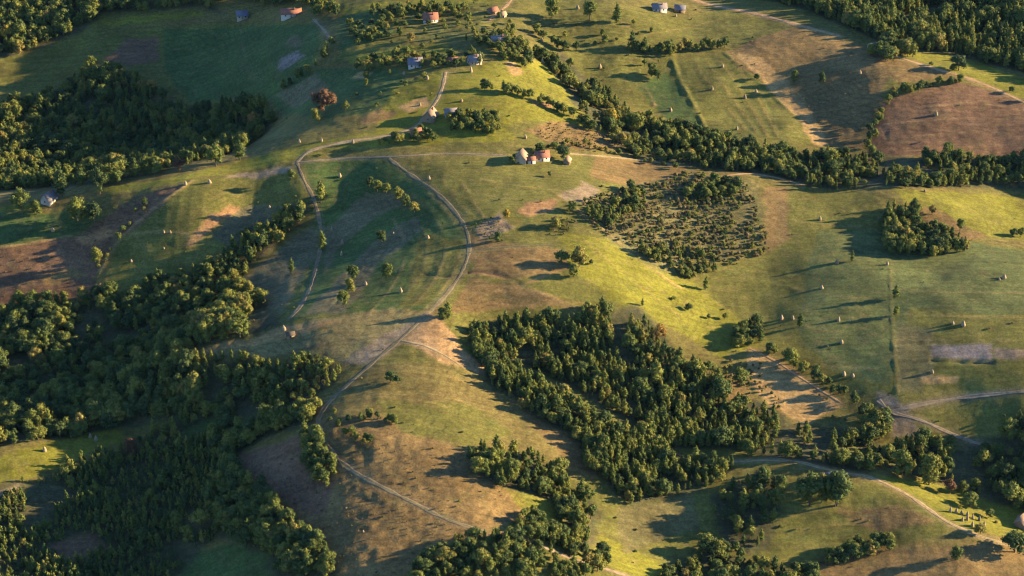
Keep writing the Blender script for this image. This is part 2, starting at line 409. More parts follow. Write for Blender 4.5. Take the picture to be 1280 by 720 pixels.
# woods: name, outline (feet of the trees), spacing m, mix of kinds, height range m
WOODS = [
 ('the wood along the top left edge', [(-100,20),(110,4),(260,2),(292,20),(250,8),(130,16),(102,40),(50,62),(-100,95)], 6.0, {'broad':.65,'slender':.35}, (8,15)),
 ('the wood behind the top left ridge', [(-100,-80),(420,-80),(420,-12),(290,0),(110,-2),(-100,12)], 6.0, {'broad':.6,'slender':.4}, (10,15)),
 ('the shaded wood at the left', [(-100,150),(60,118),(110,88),(170,94),(195,122),(240,134),(330,132),(342,158),(300,188),(240,206),(130,231),(-100,242)], 5.2, {'broad':.5,'slender':.5}, (5,12.5)),
 ('the big wood at the left', [(-100,400),(110,376),(170,358),(260,334),(305,352),(352,398),(348,408),(290,424),(222,440),(250,482),(240,520),(168,533),(60,550),(-100,575)], 5.6, {'broad':.8,'slender':.2}, (6,13)),
 ('the wooded strip below the left fields', [(245,338),(300,302),(372,264),(384,276),(332,312),(302,350)], 4.6, {'broad':.6,'slender':.4}, (7,11)),
 ('the thicket below the tan shoulder', [(232,452),(300,452),(420,456),(420,478),(372,510),(330,522),(250,540),(160,562),(258,500)], 4.8, {'broad':.4,'slender':.6}, (5,10)),
 ('the young wood at the lower left', [(-60,625),(60,592),(160,564),(262,540),(300,560),(270,600),(250,640),(270,672),(230,715),(180,745),(-60,745)], 3.4, {'young':.93,'broad':.07}, (3.5,8.5)),
 ('the wood edge left of the brown pasture', [(262,540),(352,522),(400,512),(396,530),(332,547),(288,572),(300,592),(342,622),(372,652),(402,682),(424,725),(345,725),(330,692),(270,672),(250,640),(270,600)], 4.9, {'broad':.8,'slender':.2}, (8,12)),
 ('the tree belt beside the lower track', [(372,548),(392,545),(426,600),(412,612),(372,572)], 4.6, {'broad':.8,'slender':.2}, (7,10)),
 ('the central wood', [(588,414),(620,402),(720,400),(800,382),(825,410),(842,446),(910,476),(960,505),(990,532),(1090,540),(1102,562),(1082,590),(1000,578),(920,573),(900,602),(862,618),(790,634),(742,592),(722,552),(652,504),(612,478),(600,438)], 3.9, {'broad':.2,'slender':.8}, (5,11.5)),
 ('the wood below the brown slope', [(588,572),(640,562),(700,584),(752,642),(746,682),(722,682),(692,628),(642,612),(602,596)], 4.6, {'broad':.4,'slender':.6}, (6,12)),
 ('the tree belt along the bottom edge', [(515,706),(540,684),(602,672),(682,678),(762,704),(735,735),(515,735)], 5.2, {'broad':.6,'slender':.4}, (6,11)),
 ('the tree belt above the pale bottom path', [(655,674),(690,664),(762,694),(748,704),(700,688)], 3.8, {'broad':.7,'slender':.3}, (6,10)),
 ('the clump beside the yellow slope', [(640,658),(690,648),(698,668),(650,668)], 3.6, {'broad':.8,'slender':.2}, (5,8)),
 ('the thicket right of the central wood', [(885,622),(960,594),(978,640),(962,684),(925,690),(900,672)], 6.6, {'broad':.3,'slender':.7}, (5,11)),
 ('the trees around the lower right track', [(1000,612),(1068,606),(1064,634),(1002,634)], 6.5, {'broad':1.}, (10,14)),
 ('the wood at the bottom right of centre', [(832,706),(880,684),(942,702),(1032,718),(1012,745),(825,745)], 5.6, {'broad':.7,'slender':.3}, (6,11)),
 ('the hedge in front of the lower right field', [(1032,694),(1112,678),(1122,690),(1050,708)], 4.0, {'broad':.9,'shrub':.1}, (5,8)),
 ('the dark wood in the right-hand valley', [(1092,578),(1122,552),(1192,562),(1240,545),(1290,520),(1400,500),(1400,668),(1280,640),(1202,612),(1132,592)], 5.8, {'broad':.65,'slender':.35}, (6,13)),
 ('the wood along the gully', [(700,62),(748,112),(792,140),(872,172),(1000,192),(1092,197),(1380,197),(1380,245),(1280,236),(1122,233),(1042,238),(932,216),(862,208),(782,194),(762,168),(720,134),(682,80)], 5.2, {'broad':.55,'slender':.45}, (4,11)),
 ('the copse beside the bright right-hand field', [(1102,288),(1112,262),(1142,262),(1152,282),(1200,292),(1214,310),(1150,320),(1110,314)], 4.6, {'broad':.75,'slender':.25}, (7,11)),
 ('the wood in the top right corner', [(900,-100),(935,-6),(1000,10),(1092,48),(1150,62),(1202,70),(1280,92),(1420,138),(1420,-100)], 5.0, {'broad':.2,'slender':.8}, (7,15)),
 ('the left corner of the brush field', [(732,278),(770,250),(806,238),(812,258),(775,290)], 4.8, {'broad':.6,'slender':.4}, (4,8)),
 ('the lower corner of the brush field', [(800,322),(830,300),(880,318),(905,332),(855,348)], 4.6, {'broad':.7,'slender':.3}, (4,8)),
 ('the top clump of the brush field', [(850,244),(880,230),(918,228),(922,244),(880,254)], 4.4, {'broad':.9,'slender':.1}, (5,9)),
 ('the clump beside the orange slope', [(912,412),(945,405),(952,428),(922,438)], 4.0, {'broad':.5,'slender':.5}, (6,10)),
 ('the clump at the track junction', [(1060,520),(1098,508),(1112,548),(1090,556)], 4.6, {'broad':.9,'slender':.1}, (9,13)),
 ('the trees around the upper hamlet', [(585,50),(640,40),(668,60),(665,90),(640,80),(600,86),(580,72)], 6.6, {'broad':.8,'slender':.2}, (6,10)),
 ('the trees below the top centre houses', [(440,82),(500,70),(575,72),(575,86),(500,90),(445,92)], 7.0, {'broad':.9,'shrub':.1}, (5,8)),
 ('the trees around the white gabled house', [(465,14),(520,6),(590,10),(592,30),(560,26),(520,18),(480,34)], 7.0, {'broad':.9,'shrub':.1}, (5,9)),
 ('the trees around the red roofed house', [(285,4),(340,-6),(420,-4),(420,22),(392,20),(385,8),(330,8)], 6.5, {'broad':.8,'slender':.2}, (7,11)),
 ('the orchard left of the white gabled house', [(425,30),(480,26),(500,44),(440,64)], 8.0, {'broad':.9,'shrub':.1}, (4,7)),
 ('the trees beside the tan roofed house', [(560,148),(600,140),(632,150),(632,170),(600,172),(565,160)], 5.0, {'broad':.9,'slender':.1}, (6,9)),
 ('the row above the yellow bank', [(465,180),(530,160),(575,170),(570,178),(520,180)], 5.6, {'broad':.8,'shrub':.2}, (4,7)),
 ('the trees behind the top right crossroads', [(1080,70),(1110,52),(1145,66),(1140,74),(1100,80)], 5.0, {'broad':.9,'shrub':.1}, (8,12)),
 ('the gardens of the hamlet', [(470,0),(640,0),(650,40),(600,60),(480,66)], 15, {'broad':.8,'shrub':.2}, (3,6)),
 ('the gardens around the slate-roofed house', [(430,90),(560,88),(540,130),(450,140)], 17, {'broad':.6,'shrub':.4}, (2.5,5)),
 ('the open slope above the gully', [(690,20),(840,20),(830,100),(740,100)], 24, {'broad':.6,'shrub':.4}, (3,6)),
]
# rows of trees: name, line, spacing m, height range m, kinds
ROWS = [
 ('the hedge on the bright spine', [(612,112),(660,124),(700,140),(748,164)], 4.2, (6,9), {'broad':.8,'slender':.2}),
 ('the hedge above the brown field', [(1082,186),(1100,150),(1114,122),(1150,112),(1200,102)], 4.2, (5,8), {'broad':.7,'shrub':.3}),
 ('the hedge above the olive field', [(785,62),(830,66),(870,62),(906,60)], 3.6, (6,10), {'broad':.5,'slender':.5}),
 ('the hedge above the orange slope', [(962,440),(990,460),(1030,480),(1075,508)], 4.0, (5,9), {'broad':.8,'shrub':.2}),
 ('the hedge behind the left fields', [(122,334),(150,298),(165,278),(184,256)], 6.0, (4,7), {'broad':.5,'shrub':.5}),
 ('the hedge beside the shaded top left field', [(352,112),(372,100),(395,84),(408,66),(412,48)], 6.5, (6,9), {'broad':.6,'slender':.4}),
 ('the hedge below the dark top centre field', [(672,42),(700,62),(716,64)], 6.0, (6,9), {'broad':1.}),
 ('the hedge behind the farmhouse', [(640,200),(690,186),(720,182),(760,190),(800,200),(850,210)], 5.0, (4,6), {'broad':.7,'shrub':.3}),
 ('the bush row on the brown pasture', [(415,520),(430,540),(455,552),(475,558)], 4.5, (4,6), {'broad':.8,'shrub':.2}),
 ('the bush row across the upper pasture', [(440,528),(465,522),(490,528),(500,536)], 4.0, (3.5,6), {'broad':.8,'shrub':.2}),
 ('the hedge of the far right edge', [(1190,88),(1230,104),(1290,128)], 6.0, (4,7), {'broad':.6,'shrub':.4}),
 ('the row beyond the central brown clearing', [(650,508),(700,525),(740,560),(748,590)], 5.0, (7,10), {'slender':.8,'broad':.2}),
 ('the ragged left edge of the central wood', [(612,482),(650,506),(700,530),(738,566),(752,600)], 6.5, (3.5,7), {'slender':.8,'broad':.2}),
 ('the scattered trees on the bright slope', [(840,372),(868,392),(905,402),(930,412)], 11., (3,6), {'broad':.7,'shrub':.3}),
 ('the row of the gully head', [(668,70),(690,80),(720,112),(745,135)], 4.2, (7,10), {'broad':.9,'slender':.1}),
]
SCRUB = [   # low bushes and tall dead growth nobody could count
 ([(728,268),(792,232),(862,216),(942,226),(957,270),(947,310),(882,335),(852,346),(802,326),(752,292)], 3.5, (.9,3.8), .55),
 ([(590,285),(628,262),(645,288),(600,302)], 3.6, (.8,1.8), .7),
 ([(690,268),(720,262),(722,290),(690,300)], 3.6, (1.,2.4), .6),
 ([(655,165),(690,152),(770,172),(775,184),(720,186)], 4.0, (.7,1.6), .8),
 ([(400,520),(480,520),(520,545),(600,570),(650,602),(610,660),(520,630),(430,585)], 6.5, (.5,1.3), .8),
 ([(300,590),(380,545),(432,585),(600,668),(520,700),(430,720),(365,635)], 5.5, (.5,1.3), .8),
 ([(660,505),(720,525),(765,590),(735,590)], 4.5, (.6,1.6), .7),
 ([(900,450),(945,455),(1000,530),(960,520),(890,480)], 4.0, (1.,2.8), .5),
 ([(0,318),(90,298),(180,244),(228,234),(150,300),(120,340),(0,375)], 7.0, (.5,1.4), .7),
 ([(900,600),(960,600),(950,660),(880,660)], 3.6, (.8,2.2), .5),
 ([(1000,470),(1060,500),(1110,505),(1120,560),(1060,540)], 4.5, (.8,2.2), .5),
 ([(1140,262),(1220,296),(1230,308),(1150,300)], 4.0, (.7,2.), .6),
]
# tracks: (label, points, width m, colour, greenness of the middle)
TAN = (0.23, 0.165, 0.105); GREYT = (0.195, 0.140, 0.080); PALE = (0.31, 0.215, 0.115); ORA = (0.33, 0.20, 0.10)
ROADS = [
 ('curving_farm_track', [(486,198),(512,217),(545,240),(570,266),(584,290),(586,315),(576,342),(556,370),(536,390),(505,420),(470,450),(430,485),(404,512),(398,535),(415,565),(440,588),(480,610),(520,630),(560,650),(606,664)], 3.2, GREYT, .5),
 ('hollow_farm_track', [(371,203),(380,225),(392,248),(399,275),(402,300),(396,330),(388,358),(376,382),(362,398)], 3.0, GREYT, .2),
 ('crest_path', [(534,142),(520,158),(500,166),(470,172),(440,176),(410,182),(385,190),(371,203)], 3.0, PALE, .1),
 ('upper_lane', [(557,90),(554,106),(548,122),(540,134),(534,142)], 3.2, PALE, .1),
 ('hamlet_lane', [(650,-14),(634,6),(622,16),(610,26)], 3.2, ORA, 0),
 ('top_ridge_track', [(850,-8),(880,4),(920,12),(960,21),(1000,32),(1050,45)], 5.5, ORA, 0),
 ('right_ridge_track', [(1096,62),(1130,74),(1170,86),(1210,98),(1250,114),(1300,138)], 4.2, ORA, .1),
 ('right_valley_road', [(1330,484),(1280,489),(1230,494),(1180,500),(1140,508),(1112,515)], 3.4, TAN, .1),
 ('valley_track', [(1098,500),(1115,515),(1150,525),(1180,538),(1215,552),(1260,562)], 3.2, TAN, .1),
 ('spur_track', [(914,577),(950,575),(980,575),(1002,578),(1040,588),(1085,596),(1110,606),(1135,619),(1160,636),(1180,650),(1200,660),(1230,672),(1262,680)], 3.0, PALE, .3),
 ('field_path', [(578,318),(604,312),(640,308),(690,306)], 2.0, S1, .3),
 ('bottom_path', [(640,668),(680,684),(720,700),(760,712),(790,722)], 2.4, PK, 0),
 ('side_path', [(502,426),(530,432),(552,442),(575,456)], 2.2, PALE, .2),
 ('ridge_path', [(905,220),(935,217),(970,222),(1002,231)], 2.4, ORA, .1),
 ('farm_path', [(371,203),(430,198),(490,196),(560,192),(630,194)], 1.8, TAN, .6),
 ('orange_gully_path', [(938,436),(970,452),(1010,478),(1052,504)], 1.6, ORA, 0),
 ('woodland_path', [(-20,626),(4,616),(22,608)], 2.6, TAN, 0),
 ('brink_path', [(712,192),(760,196),(810,201),(850,207)], 1.8, PALE, .2),
 ('shaded_path', [(392,24),(402,34),(412,48)], 2.2, TAN, 0),
]
# balks, ditches and one painted shadow line: (points, half width, height m, colour)
BALKS = [
 ([(1113,330),(1114,375),(1117,430),(1122,490)], .7, .4, (.15,.118,.040)),
 ([(838,68),(850,100),(866,130),(886,168)], 1.8, .9, G2),
 ([(0,310),(45,303),(88,295)], 1.0, .4, T1),
 ([(240,226),(190,262),(150,300),(124,340)], 1.4, .6, T1),
 ([(586,340),(612,340),(636,348),(652,357)], 1.3, -.9, B2),
 ([(586,340),(560,346),(530,342)], 1.2, -.7, B2),
 ([(652,357),(690,342),(712,334)], 1.1, .5, T2),
 ([(652,357),(690,372),(722,384)], .9, .4, T1),
 ([(690,240),(712,256),(730,268)], 1.2, .6, B1),
 ([(720,262),(760,292),(800,326),(850,360)], 1.2, .5, T1),
 ([(805,108),(812,118),(818,132)], 1.2, .5, T1),
 ([(905,66),(935,92),(968,122),(1000,152)], 1.2, .5, G1),
 ([(150,294),(200,290),(250,294)], .9, .4, T1),
 ([(425,312),(440,330),(420,380)], .8, -.4, G1),
 ([(1166,450),(1200,452),(1240,453)], 1.3, -1.1, (.05,.045,.03)),  # shadow along the plot's lower edge, painted as a sunken dark line
 ([(1166,448),(1200,449.5),(1240,450.5)], .6, .3, T1),
 ([(500,402),(520,390),(560,388)], 1.2, -.7, B2),
 ([(430,70),(480,62),(520,60),(570,58)], 1.6, -.9, G1),
 ([(405,76),(430,82),(470,84),(550,86)], 1.4, .5, G2),
 ([(630,600),(648,622),(664,640)], 1.2, -.6, B2),
]
COLR = np.zeros(XX.shape+(3,)); COLR[:] = G2
mixo = np.clip(fbm(XX, YY, 120, 2, 33)*1.6+.5, 0, 1)[..., None]
COLR = COLR*(1-mixo*.5)+np.array(B1)*mixo*.5
ROUGH = np.full(XX.shape, .4)
WX = XX+fbm(XX, YY, 13, 2, 51)*4.0; WY = YY+fbm(XX, YY, 13, 2, 57)*4.0
def paint(poly, colour, rough, soft=1):
    i0, i1, j0, j1 = window(poly[:, 0].min()-8, poly[:, 0].max()+8, poly[:, 1].min()-8, poly[:, 1].max()+8)
    m = blur(inside(poly, WX[j0:j1, i0:i1], WY[j0:j1, i0:i1]).astype(float), soft)
    if colour is not None: COLR[j0:j1, i0:i1] = COLR[j0:j1, i0:i1]*(1-m[..., None])+np.array(colour)*m[..., None]
    ROUGH[j0:j1, i0:i1] = ROUGH[j0:j1, i0:i1]*(1-m)+rough*m
for c, r, pts in FIELDS:
    paint(world_poly(pts), c, r)
WPOLY = []
for w in WOODS:
    p = world_poly(w[1]); WPOLY.append(p)
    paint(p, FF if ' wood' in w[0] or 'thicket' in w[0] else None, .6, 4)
CPOLY = [world_poly(c[1]) for c in CLEARINGS]
for c, p in zip(CLEARINGS, CPOLY): paint(p, c[0], .6, 3)
SPOLY = [world_poly(s[0]) for s in SCRUB]
paint(SPOLY[0], (0.115, 0.098, 0.038), .9, 12)
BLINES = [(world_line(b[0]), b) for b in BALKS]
RLINES = [(world_line(r[1]), r) for r in ROADS]
# small relief: tussocks, then balks, ditches and the beds of the tracks
REL = (fbm(XX, YY, 5.0, 2, 71)*.75 + fbm(XX, YY, 2.7, 1, 77)*.35)*ROUGH
inner = (XX > X0) & (XX < X1) & (YY > Y0) & (YY < Y1)
REL *= inner
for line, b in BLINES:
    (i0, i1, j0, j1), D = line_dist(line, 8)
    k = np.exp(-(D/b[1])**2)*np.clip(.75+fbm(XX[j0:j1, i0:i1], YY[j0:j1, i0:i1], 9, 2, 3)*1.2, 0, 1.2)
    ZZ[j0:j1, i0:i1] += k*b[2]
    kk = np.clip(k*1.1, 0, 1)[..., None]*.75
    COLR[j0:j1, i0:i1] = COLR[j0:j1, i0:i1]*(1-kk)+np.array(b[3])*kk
for pts_, hw_, st_, c_ in TRACES:
    line = world_line(pts_)
    (i0, i1, j0, j1), D = line_dist(line, 5)
    k = np.exp(-(D/hw_)**2)*np.clip(.6+fbm(XX[j0:j1, i0:i1], YY[j0:j1, i0:i1], 14, 2, 8)*1.8, 0, 1)
    REL[j0:j1, i0:i1] += k*(.16 if c_ is not G1 else -.16)
    kk = k[..., None]*st_
    COLR[j0:j1, i0:i1] = COLR[j0:j1, i0:i1]*(1-kk)+np.array(c_)*kk
for line, r in RLINES:
    (i0, i1, j0, j1), D = line_dist(line, 10)
    k = np.clip(1.6-D/(r[2]*.75+1.0), 0, 1)
    REL[j0:j1, i0:i1] *= 1-k
    k2 = np.exp(-(np.maximum(D-r[2]*.5, 0)/1.1)**2)[..., None]*.55
    COLR[j0:j1, i0:i1] = COLR[j0:j1, i0:i1]*(1-k2)+(np.array(r[3])*.75)*k2
ZZ += REL

# ------------------------------------------------------------------ materials
def nodes_of(name):
    m = bpy.data.materials.new(name); m.use_nodes = True
    nt = m.node_tree; nt.nodes.clear()
    out = nt.nodes.new('ShaderNodeOutputMaterial'); b = nt.nodes.new('ShaderNodeBsdfPrincipled')
    nt.links.new(b.outputs[0], out.inputs[0])
    b.inputs['Roughness'].default_value = .95
    b.inputs['Specular IOR Level'].default_value = .15
    return m, nt, b, out
def N(nt, kind, **kw):
    nd = nt.nodes.new(kind)
    for k, v in kw.items(): setattr(nd, k, v)
    return nd
def noise(nt, scale, detail=3, rough=.55, vec=None):
    t_ = N(nt, 'ShaderNodeTexNoise'); t_.inputs['Scale'].default_value = scale; t_.inputs['Detail'].default_value = detail
    t_.inputs['Roughness'].default_value = rough
    if vec is not None: nt.links.new(vec, t_.inputs['Vector'])
    return t_.outputs['Fac']
def remap(nt, sock, a, b, lo=.3, hi=.7):
    r = N(nt, 'ShaderNodeMapRange'); nt.links.new(sock, r.inputs['Value'])
    r.inputs['From Min'].default_value = lo; r.inputs['From Max'].default_value = hi
    r.inputs['To Min'].default_value = a; r.inputs['To Max'].default_value = b
    return r.outputs[0]
def mult(nt, col, fac):
    m = N(nt, 'ShaderNodeMix', data_type='RGBA', blend_type='MULTIPLY'); m.inputs[0].default_value = 1
    nt.links.new(col, m.inputs[6])
    cc = N(nt, 'ShaderNodeCombineColor')
    for i in range(3): nt.links.new(fac, cc.inputs[i])
    nt.links.new(cc.outputs[0], m.inputs[7])
    return m.outputs[2]
def mixc(nt, fac, a, b):
    m = N(nt, 'ShaderNodeMix', data_type='RGBA')
    if hasattr(fac, 'links'): nt.links.new(fac, m.inputs[0])
    else: m.inputs[0].default_value = fac
    for s, x in ((m.inputs[6], a), (m.inputs[7], b)):
        if hasattr(x, 'links'): nt.links.new(x, s)
        else: s.default_value = (*x, 1)
    return m.outputs[2]

def ground_material():
    m, nt, b, out = nodes_of('meadow_ground')
    geo = N(nt, 'ShaderNodeNewGeometry').outputs['Position']
    at = N(nt, 'ShaderNodeAttribute', attribute_name='soil')
    ar = N(nt, 'ShaderNodeAttribute', attribute_name='sward')
    c = at.outputs['Color']
    big = noise(nt, .035, 4, .6, geo); mid = noise(nt, .16, 4, .65, geo); fine = noise(nt, .8, 3, .7, geo)
    c = mult(nt, c, remap(nt, big, .72, 1.28))
    dry = mixc(nt, remap(nt, mid, 0, .55, .52, .72), c, (.165, .112, .048))
    c = mixc(nt, .8, c, dry)
    green = mixc(nt, remap(nt, noise(nt, .09, 4, .6, geo), 0, .5, .55, .75), c, (.06, .085, .026))
    c = mixc(nt, .7, c, green)
    c = mult(nt, c, remap(nt, fine, .72, 1.28))
    # terracettes: narrow trodden steps along the contours
    sx = N(nt, 'ShaderNodeSeparateXYZ'); nt.links.new(geo, sx.inputs[0])
    ph = N(nt, 'ShaderNodeMath', operation='MULTIPLY_ADD'); nt.links.new(noise(nt, .05, 3, .6, geo), ph.inputs[0]); ph.inputs[1].default_value = 26.0
    zz = N(nt, 'ShaderNodeMath', operation='MULTIPLY'); nt.links.new(sx.outputs[2], zz.inputs[0]); zz.inputs[1].default_value = 3.4
    nt.links.new(zz.outputs[0], ph.inputs[2])
    sn = N(nt, 'ShaderNodeMath', operation='SINE'); nt.links.new(ph.outputs[0], sn.inputs[0])
    ter = remap(nt, sn.outputs[0], .80, 1.0, -1, -.3)
    tmix = N(nt, 'ShaderNodeMath', operation='MAXIMUM'); nt.links.new(ter, tmix.inputs[0]); nt.links.new(remap(nt, noise(nt, .018, 2, .5, geo), .7, 1.0, .42, .55), tmix.inputs[1])
    c = mult(nt, c, tmix.outputs[0])
    c = mult(nt, c, remap(nt, noise(nt, .33, 4, .7, geo), .72, 1.28))
    # faint mowing swaths
    mp = N(nt, 'ShaderNodeMapping'); nt.links.new(geo, mp.inputs['Vector'])
    mp.inputs['Rotation'].default_value = (0, 0, math.radians(28)); mp.inputs['Scale'].default_value = (.03, .42, .03)
    c = mult(nt, c, remap(nt, noise(nt, 1.0, 2, .5, mp.outputs[0]), .86, 1.14))
    nt.links.new(c, b.inputs['Base Color'])
    bp = N(nt, 'ShaderNodeBump'); bp.inputs['Strength'].default_value = .55; bp.inputs['Distance'].default_value = .5
    mu = N(nt, 'ShaderNodeMath', operation='MULTIPLY'); nt.links.new(noise(nt, .9, 4, .7, geo), mu.inputs[0]); nt.links.new(ar.outputs['Fac'], mu.inputs[1])
    nt.links.new(mu.outputs[0], bp.inputs['Height']); nt.links.new(bp.outputs[0], b.inputs['Normal'])
    return m
def simple(name, col, var=.25, scale=1.0, rough=.9, col2=None, bump=0):
    m, nt, b, out = nodes_of(name)
    tc = N(nt, 'ShaderNodeTexCoord').outputs['Object']
    f = noise(nt, scale, 4, .65, tc)
    c = mixc(nt, remap(nt, f, 0, 1), tuple(x*(1-var) for x in col), tuple(min(1, x*(1+var)) for x in (col2 or col)))
    nt.links.new(c, b.inputs['Base Color']); b.inputs['Roughness'].default_value = rough
    if bump:
        bp = N(nt, 'ShaderNodeBump'); bp.inputs['Strength'].default_value = bump; bp.inputs['Distance'].default_value = .2
        nt.links.new(f, bp.inputs['Height']); nt.links.new(bp.outputs[0], b.inputs['Normal'])
    return m
def foliage(name, ramp):
    m, nt, b, out = nodes_of(name)
    rnd = N(nt, 'ShaderNodeObjectInfo').outputs['Random']
    geo = N(nt, 'ShaderNodeNewGeometry').outputs['Position']
    cr = N(nt, 'ShaderNodeValToRGB')
    els = cr.color_ramp.elements
    while len(els) < len(ramp): els.new(.5)
    for e, (p, c) in zip(els, ramp): e.position = p; e.color = (*c, 1)
    stand = noise(nt, .022, 3, .5, geo)
    ad = N(nt, 'ShaderNodeMath', operation='MULTIPLY_ADD', use_clamp=True)
    nt.links.new(stand, ad.inputs[0]); ad.inputs[1].default_value = .9
    mm = N(nt, 'ShaderNodeMath', operation='MULTIPLY_ADD'); nt.links.new(rnd, mm.inputs[0]); mm.inputs[1].default_value = .9; mm.inputs[2].default_value = -.42
    nt.links.new(mm.outputs[0], ad.inputs[2])
    nt.links.new(ad.outputs[0], cr.inputs[0])
    c = mult(nt, cr.outputs[0], remap(nt, noise(nt, .75, 2, .6, geo), .7, 1.3))
    nt.links.new(c, b.inputs['Base Color'])
    b.inputs['Roughness'].default_value = .8
    tr = N(nt, 'ShaderNodeBsdfTranslucent'); nt.links.new(c, tr.inputs['Color'])
    mx = N(nt, 'ShaderNodeMixShader'); mx.inputs[0].default_value = .28
    nt.links.new(b.outputs[0], mx.inputs[1]); nt.links.new(tr.outputs[0], mx.inputs[2]); nt.links.new(mx.outputs[0], out.inputs[0])
    return m
M_GROUND = ground_material()
M_LEAF = foliage('leaf_green', [(0, (0.053, 0.074, 0.027)), (.3, (0.081, 0.106, 0.031)), (.6, (0.132, 0.146, 0.034)), (.85, (0.187, 0.178, 0.040)), (1, (0.2279, 0.1697, 0.0495))])
M_SLEAF = foliage('leaf_olive', [(0, (0.057, 0.080, 0.027)), (.4, (0.106, 0.130, 0.032)), (.7, (0.163, 0.174, 0.038)), (1, (0.2120, 0.1940, 0.0450))])
M_SCRUB = foliage('dead_growth', [(0, (.080, .085, .034)), (.35, (.135, .115, .052)), (.7, (.185, .140, .070)), (1, (.23, .16, .090))])
M_BRONZE = foliage('leaf_bronze', [(0, (.10, .055, .030)), (1, (.16, .085, .045))])
M_YELLOW = foliage('leaf_yellow', [(0, (.22, .17, .03)), (1, (.32, .23, .04))])
M_RUST = foliage('leaf_rust', [(0, (.24, .15, .04)), (1, (.32, .19, .05))])
M_BARK = simple('bark', (.085, .065, .048), .35, 3.0)
M_HAY = simple('hay', (.23, .165, .10), .3, 1.4, .95, (.28, .205, .125), .6)
M_HAYD = simple('old_hay', (.155, .11, .075), .3, 1.4, .95, (.20, .145, .10), .6)
M_POLE = simple('weathered_wood', (.20, .16, .12), .3, 2.0)
M_WHITE = simple('limewashed_wall', (.44, .40, .35), .08, .6)
M_CREAM = simple('cream_wall', (.33, .27, .205), .1, .6)
M_WOOD = simple('plank_wall', (.22, .15, .10), .3, 2.5)
M_RED = simple('red_roof_tiles', (.22, .095, .065), .3, 1.6, .85, None, .3)
M_TANR = simple('pale_shingle_roof', (.29, .19, .125), .22, 1.6, .85, None, .3)
M_GREYR = simple('grey_sheet_roof', (.18, .15, .15), .2, 1.2, .8)
M_MAUVER = simple('shade_tinted_roof', (.13, .12, .145), .2, 1.2, .55)  # dark mauve-grey, with the bluish tone of shade in the colour
M_DARK = simple('dark_opening', (.035, .032, .03), .2, 1.0, .6)
M_GLASS = simple('window_glass', (.05, .06, .08), .2, 1.0, .15)
def road_material():
    m, nt, b, out = nodes_of('dirt_track')
    geo = N(nt, 'ShaderNodeNewGeometry').outputs['Position']
    c = N(nt, 'ShaderNodeAttribute', attribute_name='soil').outputs['Color']
    c = mult(nt, c, remap(nt, noise(nt, .5, 4, .7, geo), .62, 1.30))
    c = mult(nt, c, remap(nt, noise(nt, .07, 3, .6, geo), .8, 1.2))
    nt.links.new(c, b.inputs['Base Color'])
    return m
M_ROAD = road_material()

# ------------------------------------------------------------------ object helpers
def tag(o, label=None, cat=None, group=None, kind=None):
    if label: o['label'] = label
    if cat: o['category'] = cat
    if group: o['group'] = group
    if kind: o['kind'] = kind
    return o
def link(name, mesh, parent=None, loc=None):
    o = bpy.data.objects.new(name, mesh); COL.objects.link(o)
    if parent is not None: o.parent = parent
    if loc is not None: o.location = loc
    return o
def empty(name, loc, rz=0, scale=(1, 1, 1)):
    o = link(name, None, None, loc); o.rotation_euler = (0, 0, rz); o.scale = scale
    o.empty_display_size = .5
    return o
def mesh_np(name, V, F, mat, smooth=False):
    me = bpy.data.meshes.new(name)
    V = np.asarray(V, np.float32)
    loops = np.concatenate([np.asarray(f, np.int32).ravel() for f in F])
    cnt = np.concatenate([np.full(len(f), f.shape[1], np.int32) for f in [np.asarray(f) for f in F]])
    me.vertices.add(len(V)); me.vertices.foreach_set('co', V.ravel())
    me.loops.add(len(loops)); me.loops.foreach_set('vertex_index', loops)
    me.polygons.add(len(cnt)); st = np.concatenate([[0], np.cumsum(cnt)[:-1]]).astype(np.int32)
    me.polygons.foreach_set('loop_start', st); me.polygons.foreach_set('loop_total', cnt)
    if smooth: me.polygons.foreach_set('use_smooth', np.ones(len(cnt), bool))
    me.materials.append(mat)
    me.update(calc_edges=True)
    return me
def colour_attr(me, name, C):
    a = me.attributes.new(name, 'FLOAT_COLOR', 'POINT')
    a.data.foreach_set('color', np.concatenate([C, np.ones((len(C), 1))], 1).astype(np.float32).ravel())

# ------------------------------------------------------------------ ground sheet and tracks
ny, nx = XX.shape
idx = np.arange(nx*ny).reshape(ny, nx)
quads = np.stack([idx[:-1, :-1], idx[:-1, 1:], idx[1:, 1:], idx[1:, :-1]], -1).reshape(-1, 4)
gm = mesh_np('ground', np.stack([XX, YY, ZZ], -1).reshape(-1, 3), [quads], M_GROUND, True)
colour_attr(gm, 'soil', COLR.reshape(-1, 3))
ra = gm.attributes.new('sward', 'FLOAT', 'POINT'); ra.data.foreach_set('value', ROUGH.astype(np.float32).ravel())
ground = tag(link('ground', gm), 'rolling hill pastures of green and brown fields', 'ground', kind='structure')

